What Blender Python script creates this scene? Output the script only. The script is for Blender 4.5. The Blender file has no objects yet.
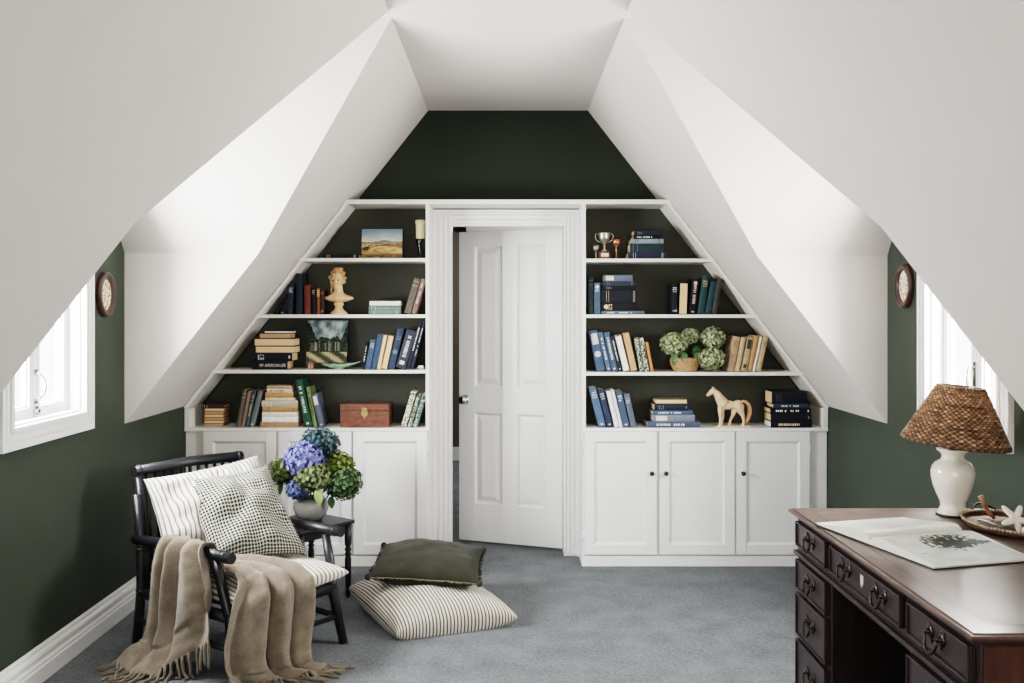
import bpy, math, random
from mathutils import Vector, Matrix, Euler
R = math.radians
random.seed(7)
scn = bpy.context.scene
COL = scn.collection

# ------------------------------------------------------------------ camera geometry
F = 940.0; CX = 508.0; CY = 312.0; CAMZ = 1.48
def P(px, py, Y):
    return Vector(((px - CX) * Y / F, Y, CAMZ - (py - CY) * Y / F))
def XA(px, Y): return (px - CX) * Y / F
def ZA(py, Y): return CAMZ - (py - CY) * Y / F

# ------------------------------------------------------------------ room numbers (metres)
XL, XR = -1.882, 1.862           # side walls
YF = 5.455                       # front of the bookcases and cabinets
YW = 5.72                        # far wall
YN = -1.7                        # wall behind the camera
H = 2.706; HX = 0.486            # flat ceiling height / half width
KNEE = 0.932
TAN = (H - KNEE) / (1.872 - HX)
D0, D1, DR0, DR1 = 3.076, 4.613, 3.83, 3.92   # dormer cheeks and ridge
EAVX = 1.222; EAVZ = H - (EAVX - HX) * TAN

# ------------------------------------------------------------------ materials
def lin(c):
    return tuple(((v/255)/12.92 if v/255 <= .04045 else (((v/255)+.055)/1.055)**2.4) for v in c) + (1.0,)
MATS = {}
def M(name, rgb, rough=.5, metal=0.0, var=.08, scale=12.0, bump=0.0, bscale=60.0, spec=.5, coat=0.0, stretch=None, rgb2=None, sheen=0.0):
    if name in MATS: return MATS[name]
    m = bpy.data.materials.new(name); m.use_nodes = True
    nt = m.node_tree; N = nt.nodes; L = nt.links
    b = N['Principled BSDF']
    b.inputs['Roughness'].default_value = rough
    b.inputs['Metallic'].default_value = metal
    b.inputs['Specular IOR Level'].default_value = spec
    b.inputs['Coat Weight'].default_value = coat
    b.inputs['Coat Roughness'].default_value = .2
    b.inputs['Sheen Weight'].default_value = sheen
    tc = N.new('ShaderNodeTexCoord'); mp = N.new('ShaderNodeMapping')
    L.new(tc.outputs['Object'], mp.inputs['Vector'])
    if stretch: mp.inputs['Scale'].default_value = stretch
    nz = N.new('ShaderNodeTexNoise'); nz.inputs['Scale'].default_value = scale; nz.inputs['Detail'].default_value = 5
    L.new(mp.outputs['Vector'], nz.inputs['Vector'])
    cr = N.new('ShaderNodeValToRGB')
    c = lin(rgb)
    if rgb2 is not None: c2 = lin(rgb2); c1 = c
    else:
        c1 = tuple(max(0, v*(1-var)) for v in c[:3]) + (1,); c2 = tuple(min(1, v*(1+var)) for v in c[:3]) + (1,)
    cr.color_ramp.elements[0].color = c1; cr.color_ramp.elements[1].color = c2
    cr.color_ramp.elements[0].position = .32; cr.color_ramp.elements[1].position = .68
    L.new(nz.outputs['Fac'], cr.inputs['Fac']); L.new(cr.outputs['Color'], b.inputs['Base Color'])
    if bump:
        n2 = N.new('ShaderNodeTexNoise'); n2.inputs['Scale'].default_value = bscale; n2.inputs['Detail'].default_value = 4
        L.new(mp.outputs['Vector'], n2.inputs['Vector'])
        bp = N.new('ShaderNodeBump'); bp.inputs['Strength'].default_value = bump; bp.inputs['Distance'].default_value = .01
        L.new(n2.outputs['Fac'], bp.inputs['Height']); L.new(bp.outputs['Normal'], b.inputs['Normal'])
    MATS[name] = m
    return m
def newmat(name):
    m = bpy.data.materials.new(name); m.use_nodes = True
    MATS[name] = m
    return m, m.node_tree.nodes, m.node_tree.links, m.node_tree.nodes['Principled BSDF']
def mathn(N, L, op, a, b=None, c=None):
    n = N.new('ShaderNodeMath'); n.operation = op
    for i, v in enumerate((a, b, c)):
        if v is None: continue
        if isinstance(v, (int, float)): n.inputs[i].default_value = v
        else: L.new(v, n.inputs[i])
    return n.outputs[0]

def fabric(name, kind, ca, cb, freq, duty=.38, freqv=None):
    m, N, L, b = newmat(name)
    b.inputs['Roughness'].default_value = .95; b.inputs['Specular IOR Level'].default_value = .1
    b.inputs['Sheen Weight'].default_value = .15
    tc = N.new('ShaderNodeTexCoord'); sp = N.new('ShaderNodeSeparateXYZ'); L.new(tc.outputs['UV'], sp.inputs[0])
    def band(o, f, d):
        fr = mathn(N, L, 'FRACT', mathn(N, L, 'MULTIPLY', o, f))
        return mathn(N, L, 'LESS_THAN', fr, d)
    u = band(sp.outputs[0], freq, duty)
    if kind == 'stripe': fac = u
    else:
        v = band(sp.outputs[1], freqv or freq, duty)
        fac = mathn(N, L, 'MULTIPLY', mathn(N, L, 'ADD', u, v), .5)
    mx = N.new('ShaderNodeMix'); mx.data_type = 'RGBA'
    L.new(fac, mx.inputs['Factor']); mx.inputs[6].default_value = lin(ca); mx.inputs[7].default_value = lin(cb)
    L.new(mx.outputs[2], b.inputs['Base Color'])
    nz = N.new('ShaderNodeTexNoise'); nz.inputs['Scale'].default_value = 14; L.new(tc.outputs['Object'], nz.inputs['Vector'])
    n3 = N.new('ShaderNodeTexNoise'); n3.inputs['Scale'].default_value = 420; L.new(tc.outputs['Object'], n3.inputs['Vector'])
    s = mathn(N, L, 'ADD', nz.outputs['Fac'], mathn(N, L, 'MULTIPLY', n3.outputs['Fac'], .12))
    bp = N.new('ShaderNodeBump'); bp.inputs['Strength'].default_value = .5; bp.inputs['Distance'].default_value = .02
    L.new(s, bp.inputs['Height']); L.new(bp.outputs['Normal'], b.inputs['Normal'])
    return m
def attrmat(name, rough=.7, bump=0, spec=.3, transl=0.0):
    m, N, L, b = newmat(name)
    b.inputs['Roughness'].default_value = rough; b.inputs['Specular IOR Level'].default_value = spec
    a = N.new('ShaderNodeAttribute'); a.attribute_name = 'Col'
    tc = N.new('ShaderNodeTexCoord'); nz = N.new('ShaderNodeTexNoise'); nz.inputs['Scale'].default_value = 160
    L.new(tc.outputs['Object'], nz.inputs['Vector'])
    mx = N.new('ShaderNodeMix'); mx.data_type = 'RGBA'; mx.blend_type = 'MULTIPLY'; mx.inputs['Factor'].default_value = .25
    L.new(a.outputs['Color'], mx.inputs[6]); L.new(nz.outputs['Color'], mx.inputs[7])
    L.new(mx.outputs[2], b.inputs['Base Color'])
    return m

# ------------------------------------------------------------------ mesh builder
class MB:
    def __init__(s): s.v = []; s.f = []; s.sm = []; s.uv = {}; s.col = {}
    def face(s, idx, smooth=False, uv=None, col=None):
        s.f.append(tuple(idx)); s.sm.append(smooth)
        if uv: s.uv[len(s.f)-1] = uv
        if col: s.col[len(s.f)-1] = col
    def add(s, pts):
        i = len(s.v); s.v.extend([tuple(p) for p in pts]); return i
    def poly(s, pts, col=None, uv=None):
        i = s.add(pts); s.face(range(i, i+len(pts)), False, uv, col); return s
    def hexa(s, p):          # bottom 0-3 ccw, top 4-7
        i = s.add(p)
        for q in ((3,2,1,0),(4,5,6,7),(0,1,5,4),(1,2,6,5),(2,3,7,6),(3,0,4,7)): s.face([i+k for k in q])
        return s
    def box(s, x0, x1, y0, y1, z0, z1):
        x0, x1 = min(x0,x1), max(x0,x1); y0, y1 = min(y0,y1), max(y0,y1); z0, z1 = min(z0,z1), max(z0,z1)
        return s.hexa([(x0,y0,z0),(x1,y0,z0),(x1,y1,z0),(x0,y1,z0),(x0,y0,z1),(x1,y0,z1),(x1,y1,z1),(x0,y1,z1)])
    def prism(s, pts, vec):  # polygon extruded by vec
        n = len(pts); vec = Vector(vec); a = s.add(pts); b = s.add([Vector(p)+vec for p in pts])
        s.face(range(a, a+n)[::-1]); s.face(range(b, b+n))
        for k in range(n): s.face((a+k, a+(k+1) % n, b+(k+1) % n, b+k))
        return s
    def grid(s, rows, smooth=True, closed_u=False, uv=None, flip=False, colf=None):
        nr = len(rows); nc = len(rows[0]); i0 = s.add([p for r in rows for p in r])
        for r in range(nr-1):
            for c in range(nc if closed_u else nc-1):
                c2 = (c+1) % nc
                q = [i0+r*nc+c, i0+r*nc+c2, i0+(r+1)*nc+c2, i0+(r+1)*nc+c]
                u = None
                if uv: u = [uv(r,c), uv(r,c+1), uv(r+1,c+1), uv(r+1,c)]
                if flip: q.reverse(); u = u[::-1] if u else None
                s.face(q, smooth, u, colf(r, c) if colf else None)
        return s
    def tube(s, pts, rad, n=10, caps=True, smooth=True, col=None):
        pts = [Vector(p) for p in pts]
        if not isinstance(rad, (list, tuple)): rad = [rad]*len(pts)
        rows = []; up = None
        for k, p in enumerate(pts):
            t = (pts[min(k+1,len(pts)-1)] - pts[max(k-1,0)])
            if t.length < 1e-9: t = Vector((0,0,1))
            t.normalize()
            if up is None:
                up = Vector((0,0,1)) if abs(t.z) < .9 else Vector((1,0,0))
            a = up - t*up.dot(t)
            if a.length < 1e-6: a = t.orthogonal()
            a.normalize(); up = a; b = t.cross(a)
            rows.append([p + (a*math.cos(2*math.pi*j/n) + b*math.sin(2*math.pi*j/n))*rad[k] for j in range(n)])
        i0 = len(s.v); s.grid(rows, smooth, True, flip=False, colf=(lambda r,c: col) if col else None)
        if caps:
            s.face([i0+j for j in range(n)][::-1], False, None, col); s.face([i0+(len(pts)-1)*n+j for j in range(n)], False, None, col)
        return s
    def cyl(s, p0, p1, r0, r1=None, n=14): return s.tube([p0, p1], [r0, r0 if r1 is None else r1], n)
    def lathe(s, prof, c=(0,0,0), n=32, sx=1.0, sy=1.0, smooth=True):
        rows = [[(c[0]+r*sx*math.cos(2*math.pi*j/n), c[1]+r*sy*math.sin(2*math.pi*j/n), c[2]+z) for j in range(n)] for r, z in prof]
        i0 = len(s.v); s.grid(rows, smooth, True)
        if prof[0][0] > 1e-5: s.face([i0+j for j in range(n)][::-1])
        if prof[-1][0] > 1e-5: s.face([i0+(len(prof)-1)*n+j for j in range(n)])
        return s
    def ell(s, c, r, nu=16, nv=10, rot=None):
        c = Vector(c); rows = []
        Rm = rot.to_matrix() if rot else None
        for a in range(nv+1):
            th = math.pi*a/nv; th = min(max(th, .02), math.pi-.02); row = []
            for j in range(nu):
                ph = 2*math.pi*j/nu
                p = Vector((r[0]*math.sin(th)*math.cos(ph), r[1]*math.sin(th)*math.sin(ph), -r[2]*math.cos(th)))
                if Rm: p = Rm @ p
                row.append(c+p)
            rows.append(row)
        i0 = len(s.v); s.grid(rows, True, True)
        s.face([i0+j for j in range(nu)][::-1], True); s.face([i0+nv*nu+j for j in range(nu)], True)
        return s
    def build(s, name, mat, parent=None, loc=None, rot=None, bevel=0, sub=0, remesh=0, smoothit=0, solid=0, autosm=False):
        me = bpy.data.meshes.new(name); me.from_pydata(s.v, [], s.f)
        if s.uv:
            ul = me.uv_layers.new(name='UVMap')
            for k, p in enumerate(me.polygons):
                u = s.uv.get(k)
                if u:
                    for li, uvv in zip(p.loop_indices, u): ul.data[li].uv = uvv
        if s.col:
            ca = me.color_attributes.new('Col', 'FLOAT_COLOR', 'CORNER')
            for k, p in enumerate(me.polygons):
                cc = s.col.get(k, (1,1,1,1))
                for li in p.loop_indices: ca.data[li].color = cc
        for k, p in enumerate(me.polygons): p.use_smooth = s.sm[k]
        me.materials.append(mat); me.update()
        o = bpy.data.objects.new(name, me); COL.objects.link(o)
        if parent: o.parent = parent
        if loc is not None: o.location = loc
        if rot is not None: o.rotation_euler = rot
        if remesh:
            md = o.modifiers.new('Remesh', 'REMESH'); md.mode = 'VOXEL'; md.voxel_size = remesh; md.use_smooth_shade = True
        if smoothit:
            md = o.modifiers.new('Smooth', 'SMOOTH'); md.factor = .5; md.iterations = smoothit
        if solid:
            md = o.modifiers.new('Solidify', 'SOLIDIFY'); md.thickness = solid; md.offset = 0
        if bevel:
            md = o.modifiers.new('Bevel', 'BEVEL'); md.width = bevel; md.segments = 2; md.limit_method = 'ANGLE'
        if sub:
            md = o.modifiers.new('Subsurf', 'SUBSURF'); md.levels = sub; md.render_levels = sub
        return o
def empty(name, loc=(0,0,0), rz=0.0):
    o = bpy.data.objects.new(name, None); COL.objects.link(o); o.location = loc; o.rotation_euler = (0,0,rz)
    o.empty_display_size = .05
    return o
def tag(o, label, cat, group=None):
    o['label'] = label; o['category'] = cat
    if group: o['group'] = group
    return o
def struct(o):
    o['kind'] = 'structure'; return o

# ------------------------------------------------------------------ common materials
WHITE = M('plaster_white', (210,205,200), .85, var=.015, scale=3, bump=.04, bscale=35, spec=.2)
PAINT = M('painted_white_wood', (232,232,231), .42, var=.015, scale=4)
CREAM = M('painted_cream_trim', (229,226,219), .5, var=.02, scale=4)
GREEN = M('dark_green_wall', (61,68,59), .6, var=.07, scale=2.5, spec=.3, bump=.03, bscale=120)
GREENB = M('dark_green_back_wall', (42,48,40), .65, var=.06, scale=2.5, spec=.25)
BLACK = M('black_painted_cane', (30,31,34), .38, var=.15, scale=25, bump=.1, bscale=80)
CHROME = M('polished_chrome', (200,200,200), .15, 1.0, var=.03)
PEWTER = M('dark_pewter', (70,66,62), .35, 1.0, var=.2, scale=60)
GILT = M('worn_gilt', (196,172,120), .5, .2, var=.1, scale=80)
SILVERINK = M('pale_spine_print', (205,205,200), .6, 0, var=.1, scale=80)
PAGES = M('cream_page_edges', (226,192,150), .9, var=.1, scale=40, stretch=(1,1,30), bump=.2, bscale=60)
PAGEW = M('white_page_edges', (232,228,218), .9, var=.05, scale=40, stretch=(1,1,30))
PAGEO = M('toasted_page_edges', (186,150,114), .9, var=.14, scale=30, stretch=(30,1,6))
MAHOG = M('dark_mahogany', (46,33,34), .34, var=.3, scale=6, stretch=(6,1,1), spec=.5, coat=.15)
MAHOGR = M('reddish_mahogany', (70,42,32), .32, var=.35, scale=5, stretch=(7,7,1), coat=.15)
LEATHER = M('worn_leather_inlay', (88,70,63), .30, var=.22, spec=.8, scale=9, bump=.08, bscale=90, coat=.1)

# carpet
m, N, L, b = newmat('grey_carpet')
b.inputs['Roughness'].default_value = 1; b.inputs['Specular IOR Level'].default_value = .05
tc = N.new('ShaderNodeTexCoord')
n1 = N.new('ShaderNodeTexNoise'); n1.inputs['Scale'].default_value = 190; n1.inputs['Detail'].default_value = 3
n2 = N.new('ShaderNodeTexNoise'); n2.inputs['Scale'].default_value = 6; n2.inputs['Detail'].default_value = 4
n3 = N.new('ShaderNodeTexNoise'); n3.inputs['Scale'].default_value = 55; n3.inputs['Detail'].default_value = 3
for n in (n1,n2,n3): L.new(tc.outputs['Object'], n.inputs['Vector'])
s_ = mathn(N, L, 'ADD', mathn(N, L, 'MULTIPLY', n1.outputs['Fac'], .55), mathn(N, L, 'ADD', mathn(N, L, 'MULTIPLY', n2.outputs['Fac'], .22), mathn(N, L, 'MULTIPLY', n3.outputs['Fac'], .23)))
cr = N.new('ShaderNodeValToRGB'); cr.color_ramp.elements[0].position = .38; cr.color_ramp.elements[1].position = .62
cr.color_ramp.elements[0].color = lin((90,94,96)); cr.color_ramp.elements[1].color = lin((139,143,146))
L.new(s_, cr.inputs['Fac']); L.new(cr.outputs['Color'], b.inputs['Base Color'])
bp = N.new('ShaderNodeBump'); bp.inputs['Strength'].default_value = .8; bp.inputs['Distance'].default_value = .01
L.new(n1.outputs['Fac'], bp.inputs['Height']); L.new(bp.outputs['Normal'], b.inputs['Normal'])
CARPET = m
# glass
m, N, L, b = newmat('window_glass')
out = N['Material Output']; tr = N.new('ShaderNodeBsdfTransparent'); gl = N.new('ShaderNodeBsdfGlossy'); gl.inputs['Roughness'].default_value = .02
mx = N.new('ShaderNodeMixShader'); mx.inputs[0].default_value = .06
nz = N.new('ShaderNodeTexNoise'); nz.inputs['Scale'].default_value = 3
L.new(tr.outputs[0], mx.inputs[1]); L.new(gl.outputs[0], mx.inputs[2]); L.new(mx.outputs[0], out.inputs['Surface'])
GLASS = m

# ------------------------------------------------------------------ ROOM SHELL
struct(MB().box(XL-.05, XR+.05, YN, 9.5, -.06, 0).build('floor', CARPET))
struct(MB().poly([(-HX,YN,H),(HX,YN,H),(HX,YW,H),(-HX,YW,H)]).build('ceiling', WHITE))
WINZ0, WINZ1, WINY0, WINY1 = 1.04, 1.90, 3.535, 4.14      # window opening
for side, s, XWALL in (('left', -1, XL), ('right', 1, XR)):
    T = (H-KNEE)/(abs(XWALL)-HX)
    ex = EAVX; ez = H-(ex-HX)*T
    def p(x, y, z): return (s*x, y, z)
    aw = abs(XWALL)
    sl = MB()
    sl.poly([p(HX,DR1,H), p(HX,YW,H), p(aw,YW,KNEE), p(aw,D1,KNEE), p(ex,D1,ez)])
    sl.poly([p(HX,DR0,H), p(ex,D0,ez), p(aw,D0,KNEE), p(aw,YN,KNEE), p(HX,YN,H)])
    struct(sl.build('ceiling_slope_%s' % side, WHITE))
    dm = MB()
    dm.poly([p(HX,DR1,H), p(aw,DR1,H), p(aw,D1,ez), p(ex,D1,ez)])
    dm.poly([p(HX,DR0,H), p(aw,DR0,H), p(aw,D0,ez), p(ex,D0,ez)])
    dm.poly([p(HX,DR0,H), p(aw,DR0,H), p(aw,DR1,H), p(HX,DR1,H)])
    dm.poly([p(ex,D1,ez), p(aw,D1,ez), p(aw,D1,KNEE)])
    dm.poly([p(ex,D0,ez), p(aw,D0,ez), p(aw,D0,KNEE)])
    struct(dm.build('ceiling_dormer_%s' % side, WHITE))
    w = MB()
    def top(y):
        if y < DR0: return ez+(y-D0)/(DR0-D0)*(H-ez)
        if y > DR1: return ez+(D1-y)/(D1-DR1)*(H-ez)
        return H
    w.poly([p(aw,YN,0), p(aw,YW,0), p(aw,YW,KNEE), p(aw,YN,KNEE)])
    w.poly([p(aw,D0,KNEE), p(aw,WINY0,KNEE), p(aw,WINY0,top(WINY0)), p(aw,D0,ez)])
    w.poly([p(aw,WINY1,KNEE), p(aw,D1,KNEE), p(aw,D1,ez), p(aw,WINY1,top(WINY1))])
    w.poly([p(aw,WINY0,KNEE), p(aw,WINY1,KNEE), p(aw,WINY1,WINZ0), p(aw,WINY0,WINZ0)])
    w.poly([p(aw,WINY0,WINZ1), p(aw,WINY1,WINZ1), p(aw,WINY1,top(WINY1)), p(aw,DR1,H), p(aw,DR0,H), p(aw,WINY0,top(WINY0))])
    struct(w.build('wall_%s' % side, GREEN))
    # baseboard with stepped moulding
    bb = MB(); i = -s
    prof = [(0,0),(.024,0),(.024,.062),(.02,.068),(.02,.078),(.014,.086),(.014,.098),(.018,.104),(.016,.116),(.008,.124),(.008,.134),(.004,.145),(0,.145)]
    pts = [(XWALL + i*a, YN, z) for a, z in prof]
    bb.prism(pts, (0, YF+.02-YN, 0))
    struct(bb.build('baseboard_%s' % side, PAINT))
    # window
    wn = struct(empty('window_1' if s < 0 else 'window_2', (XWALL, (WINY0+WINY1)/2, WINZ0)))
    oy, oz = (WINY0+WINY1)/2, WINZ0
    def fr(mb, y0, y1, z0, z1, wd, xa, xb):     # rectangular frame of four bars (x offsets outward positive)
        X0, X1 = s*xa, s*xb
        mb.box(X0,X1,y0-oy,y0+wd-oy,z0-oz,z1-oz); mb.box(X0,X1,y1-wd-oy,y1-oy,z0-oz,z1-oz)
        mb.box(X0,X1,y0+wd-oy,y1-wd-oy,z0-oz,z0+wd-oz); mb.box(X0,X1,y0+wd-oy,y1-wd-oy,z1-wd-oz,z1-oz)
    cz = MB()
    fr(cz, 3.455, 4.225, .957, 1.99, .085, -.018, 0)
    fr(cz, 3.455, 4.225, .957, 1.99, .026, -.026, -.018)
    fr(cz, 3.489, 4.191, .991, 1.956, .020, -.025, -.018)
    fr(cz, 3.520, 4.155, 1.025, 1.914, .018, -.028, -.018)
    fr(cz, WINY0-.0005, WINY1+.0005, WINZ0-.0005, WINZ1+.0005, .012, 0, .09)
    cz.build('casing', PAINT, wn, bevel=.003)
    ym = oy
    for k, (a, c) in enumerate(((WINY0+.012, ym-.002), (ym+.002, WINY1-.012))):
        sa = MB(); fr(sa, a, c, WINZ0+.012, WINZ1-.012, .042, .050, .085); fr(sa, a+.03, c-.03, WINZ0+.042, WINZ1-.042, .02, .06, .078)
        so = sa.build('sash', PAINT, wn, bevel=.002)
        MB().box(s*.067, s*.070, a+.045-oy, c-.045-oy, .056, WINZ1-WINZ0-.056).build('pane', GLASS, so)
    hd = MB()
    if s < 0:
        hz = ZA(386, 3.86)-oz
        hd.tube([(s*.05,.0,hz+.055),(s*.035,.005,hz+.05),(s*.018,.012,hz+.03),(s*.012,.016,hz),(s*.018,.012,hz-.03),(s*.035,.005,hz-.05),(s*.05,0,hz-.055)], .006, 8)
        hd.box(s*.05,s*.044,-.012,.012,hz+.045,hz+.07); hd.box(s*.05,s*.044,-.012,.012,hz-.07,hz-.045)
        z2 = ZA(413, 3.86)-oz
        hd.box(s*.05,s*.04,-.012,.012,z2-.05,z2+.03); hd.cyl((s*.03,0,z2+.01),(s*.05,0,z2+.01),.009)
    else:
        hz = ZA(375, 3.8)-oz
        hd.box(s*.05,s*.042,-.012,.012,hz-.05,hz+.05); hd.tube([(s*.042,0,hz+.03),(s*.02,.0,hz+.03),(s*.014,.0,hz),(s*.014,0,hz-.05)], .006, 8)
    hd.build('handle', CHROME, wn)

# far wall (green) with the door opening
OX0, OX1, OZ = -.344, .339, 2.0
bw = MB()
bw.poly([(XL,YW,0),(OX0,YW,0),(OX0,YW,OZ),(XL,YW,OZ)]); bw.poly([(OX1,YW,0),(XR,YW,0),(XR,YW,OZ),(OX1,YW,OZ)])
bw.poly([(XL,YW,OZ),(XR,YW,OZ),(XR,YW,H),(XL,YW,H)])
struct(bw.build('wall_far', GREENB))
# wall behind the camera
struct(MB().poly([(XL,YN,0),(XR,YN,0),(XR,YN,H),(XL,YN,H)]).build('wall_near', WHITE))
# door casing and jamb
tr = MB()
def casing(x0, x1, mirror):
    # flutes across the width, outer edge thick
    w_ = x1-x0
    seg = [(0,.16,.034),(.16,.30,.022),(.30,.36,.027),(.36,.58,.020),(.58,.64,.026),(.64,.86,.018),(.86,1,.024)]
    for a, b_, t in seg:
        if mirror: a, b_ = 1-b_, 1-a
        tr.box(x0+a*w_, x0+b_*w_, YW-t, YW, 0, OZ+.1)
CO0, CO1 = -.456, .43
casing(CO0, OX0, False); casing(OX1, CO1, True)
for a, b_, t in [(0,.16,.024),(.16,.38,.018),(.38,.44,.026),(.44,.66,.020),(.66,.72,.027),(.72,.84,.022),(.84,1,.034)]:
    tr.box(OX0-(b_)*.1, OX1+(b_)*.09, YW-t-.0005, YW, OZ+a*.1, OZ+b_*.1)
tr.box(OX0-.02, OX0, YW-.012, YW+.12, 0, OZ+.02); tr.box(OX1, OX1+.02, YW-.012, YW+.12, 0, OZ+.02); tr.box(OX0-.02, OX1+.02, YW-.012, YW+.03, OZ, OZ+.02)
struct(tr.build('trim_1', PAINT, bevel=.003))
# hallway beyond
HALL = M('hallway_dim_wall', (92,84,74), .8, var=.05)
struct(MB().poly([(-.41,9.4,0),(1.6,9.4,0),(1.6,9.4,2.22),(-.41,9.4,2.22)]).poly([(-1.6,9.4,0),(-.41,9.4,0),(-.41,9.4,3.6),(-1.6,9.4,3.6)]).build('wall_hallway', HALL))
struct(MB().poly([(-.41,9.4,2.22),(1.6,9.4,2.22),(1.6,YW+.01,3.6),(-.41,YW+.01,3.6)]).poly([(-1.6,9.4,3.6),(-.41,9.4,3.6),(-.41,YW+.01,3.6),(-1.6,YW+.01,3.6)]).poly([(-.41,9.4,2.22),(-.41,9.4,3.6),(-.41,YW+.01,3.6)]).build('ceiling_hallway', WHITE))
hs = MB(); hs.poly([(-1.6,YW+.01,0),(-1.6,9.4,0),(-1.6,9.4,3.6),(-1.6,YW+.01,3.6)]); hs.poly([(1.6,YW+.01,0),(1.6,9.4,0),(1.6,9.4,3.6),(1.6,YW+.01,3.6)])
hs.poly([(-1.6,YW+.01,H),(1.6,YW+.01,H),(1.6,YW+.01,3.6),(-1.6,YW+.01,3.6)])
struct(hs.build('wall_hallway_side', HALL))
struct(MB().box(-1.6,1.6,9.37,9.4,0,.13).build('baseboard_hallway', PAINT))
# the door, ajar into the hallway
hx, hy = .336, 5.83
lx, ly = -.316, 6.07
dw = math.hypot(lx-hx, ly-hy); da = math.atan2(hy-ly, hx-lx)   # local x from free edge to hinge
door = struct(empty('door_1', (lx, ly, 0), da))
dm = MB(); t0, t1 = 0, .036
us = [0, .155*dw, .425*dw, .575*dw, .835*dw, dw]; zs = [.012, .252, .834, 1.005, 1.90, 1.996]
for a, c in ((0,1),(2,3),(4,5)): dm.box(us[a], us[c], t0, t1, zs[0], zs[5])
for ua, ub in ((1,2),(3,4)):
    for za, zb in ((0,1),(2,3),(4,5)): dm.box(us[ua], us[ub], t0, t1, zs[za], zs[zb])
    for za, zb in ((1,2),(3,4)):
        x0,x1,z0,z1 = us[ua],us[ub],zs[za],zs[zb]
        dm.box(x0,x1,t0+.014,t1-.01,z0,z1)
        # sticking moulding (sloped) and raised field
        def ring(a, ya, b_, yb):
            A = [(x0+a,ya,z0+a),(x1-a,ya,z0+a),(x1-a,ya,z1-a),(x0+a,ya,z1-a)]; B = [(x0+b_,yb,z0+b_),(x1-b_,yb,z0+b_),(x1-b_,yb,z1-b_),(x0+b_,yb,z1-b_)]
            for k in range(4): dm.poly([A[k],A[(k+1)%4],B[(k+1)%4],B[k]])
        ring(0,.0,.012,.0135); ring(.018,.0135,.048,.003)
        dm.poly([(x0+.048,.003,z0+.048),(x1-.048,.003,z0+.048),(x1-.048,.003,z1-.048),(x0+.048,.003,z1-.048)])
dm.build('door_slab', PAINT, door, bevel=.0015)
kz = .917
kn = MB(); kp = [(.031,0),(.031,.004),(.013,.008),(.011,.028),(.02,.034),(.027,.044),(.028,.054),(.022,.064),(.008,.067),(.0001,.067)]
rows = [[(.045+r*math.cos(2*math.pi*j/20), -d, kz+r*math.sin(2*math.pi*j/20)) for j in range(20)] for r, d in kp]
kn.grid(rows, True, True)
kn.build('door_knob', CHROME, door)

# ------------------------------------------------------------------ BUILT-IN CABINETS AND BOOKCASES
SZ0, SZ0T = 2.133, .026
SHZ = {'L1':1.793,'L2':1.4655,'L3':1.1435,'R1':1.790,'R2':1.4655,'R3':1.131,'C':.807}
top_sh = MB().box(-.939-.02, .93+.02, YF, YW, SZ0-SZ0T, SZ0).build('ledge_shelf', CREAM, bevel=.002)
tag(top_sh, 'long white ledge shelf running above the door and both bookcases', 'shelf')
def panel_door(mb, x0, x1, z0, z1, y, th=.02, st=.058):
    mb.box(x0, x0+st, y, y+th, z0, z1); mb.box(x1-st, x1, y, y+th, z0, z1)
    mb.box(x0+st, x1-st, y, y+th, z0, z0+st); mb.box(x0+st, x1-st, y, y+th, z1-st, z1)
    mb.box(x0+st, x1-st, y+.011, y+th-.002, z0+st, z1-st)
    a = st; b_ = st+.012
    A = [(x0+a,y,z0+a),(x1-a,y,z0+a),(x1-a,y,z1-a),(x0+a,y,z1-a)]; B = [(x0+b_,y+.0105,z0+b_),(x1-b_,y+.0105,z0+b_),(x1-b_,y+.0105,z1-b_),(x0+b_,y+.0105,z1-b_)]
    for k in range(4): mb.poly([A[k],A[(k+1)%4],B[(k+1)%4],B[k]])
def knob(parent, x, z):
    k = MB(); kp = [(.009,0),(.006,.004),(.005,.014),(.011,.018),(.014,.024),(.012,.031),(.0001,.033)]
    k.grid([[(x+r*math.cos(2*math.pi*j/14), -d, z+r*math.sin(2*math.pi*j/14)) for j in range(14)] for r, d in kp], True, True)
    k.build('knob', PEWTER, parent)
CW = SHZ['C']
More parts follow.
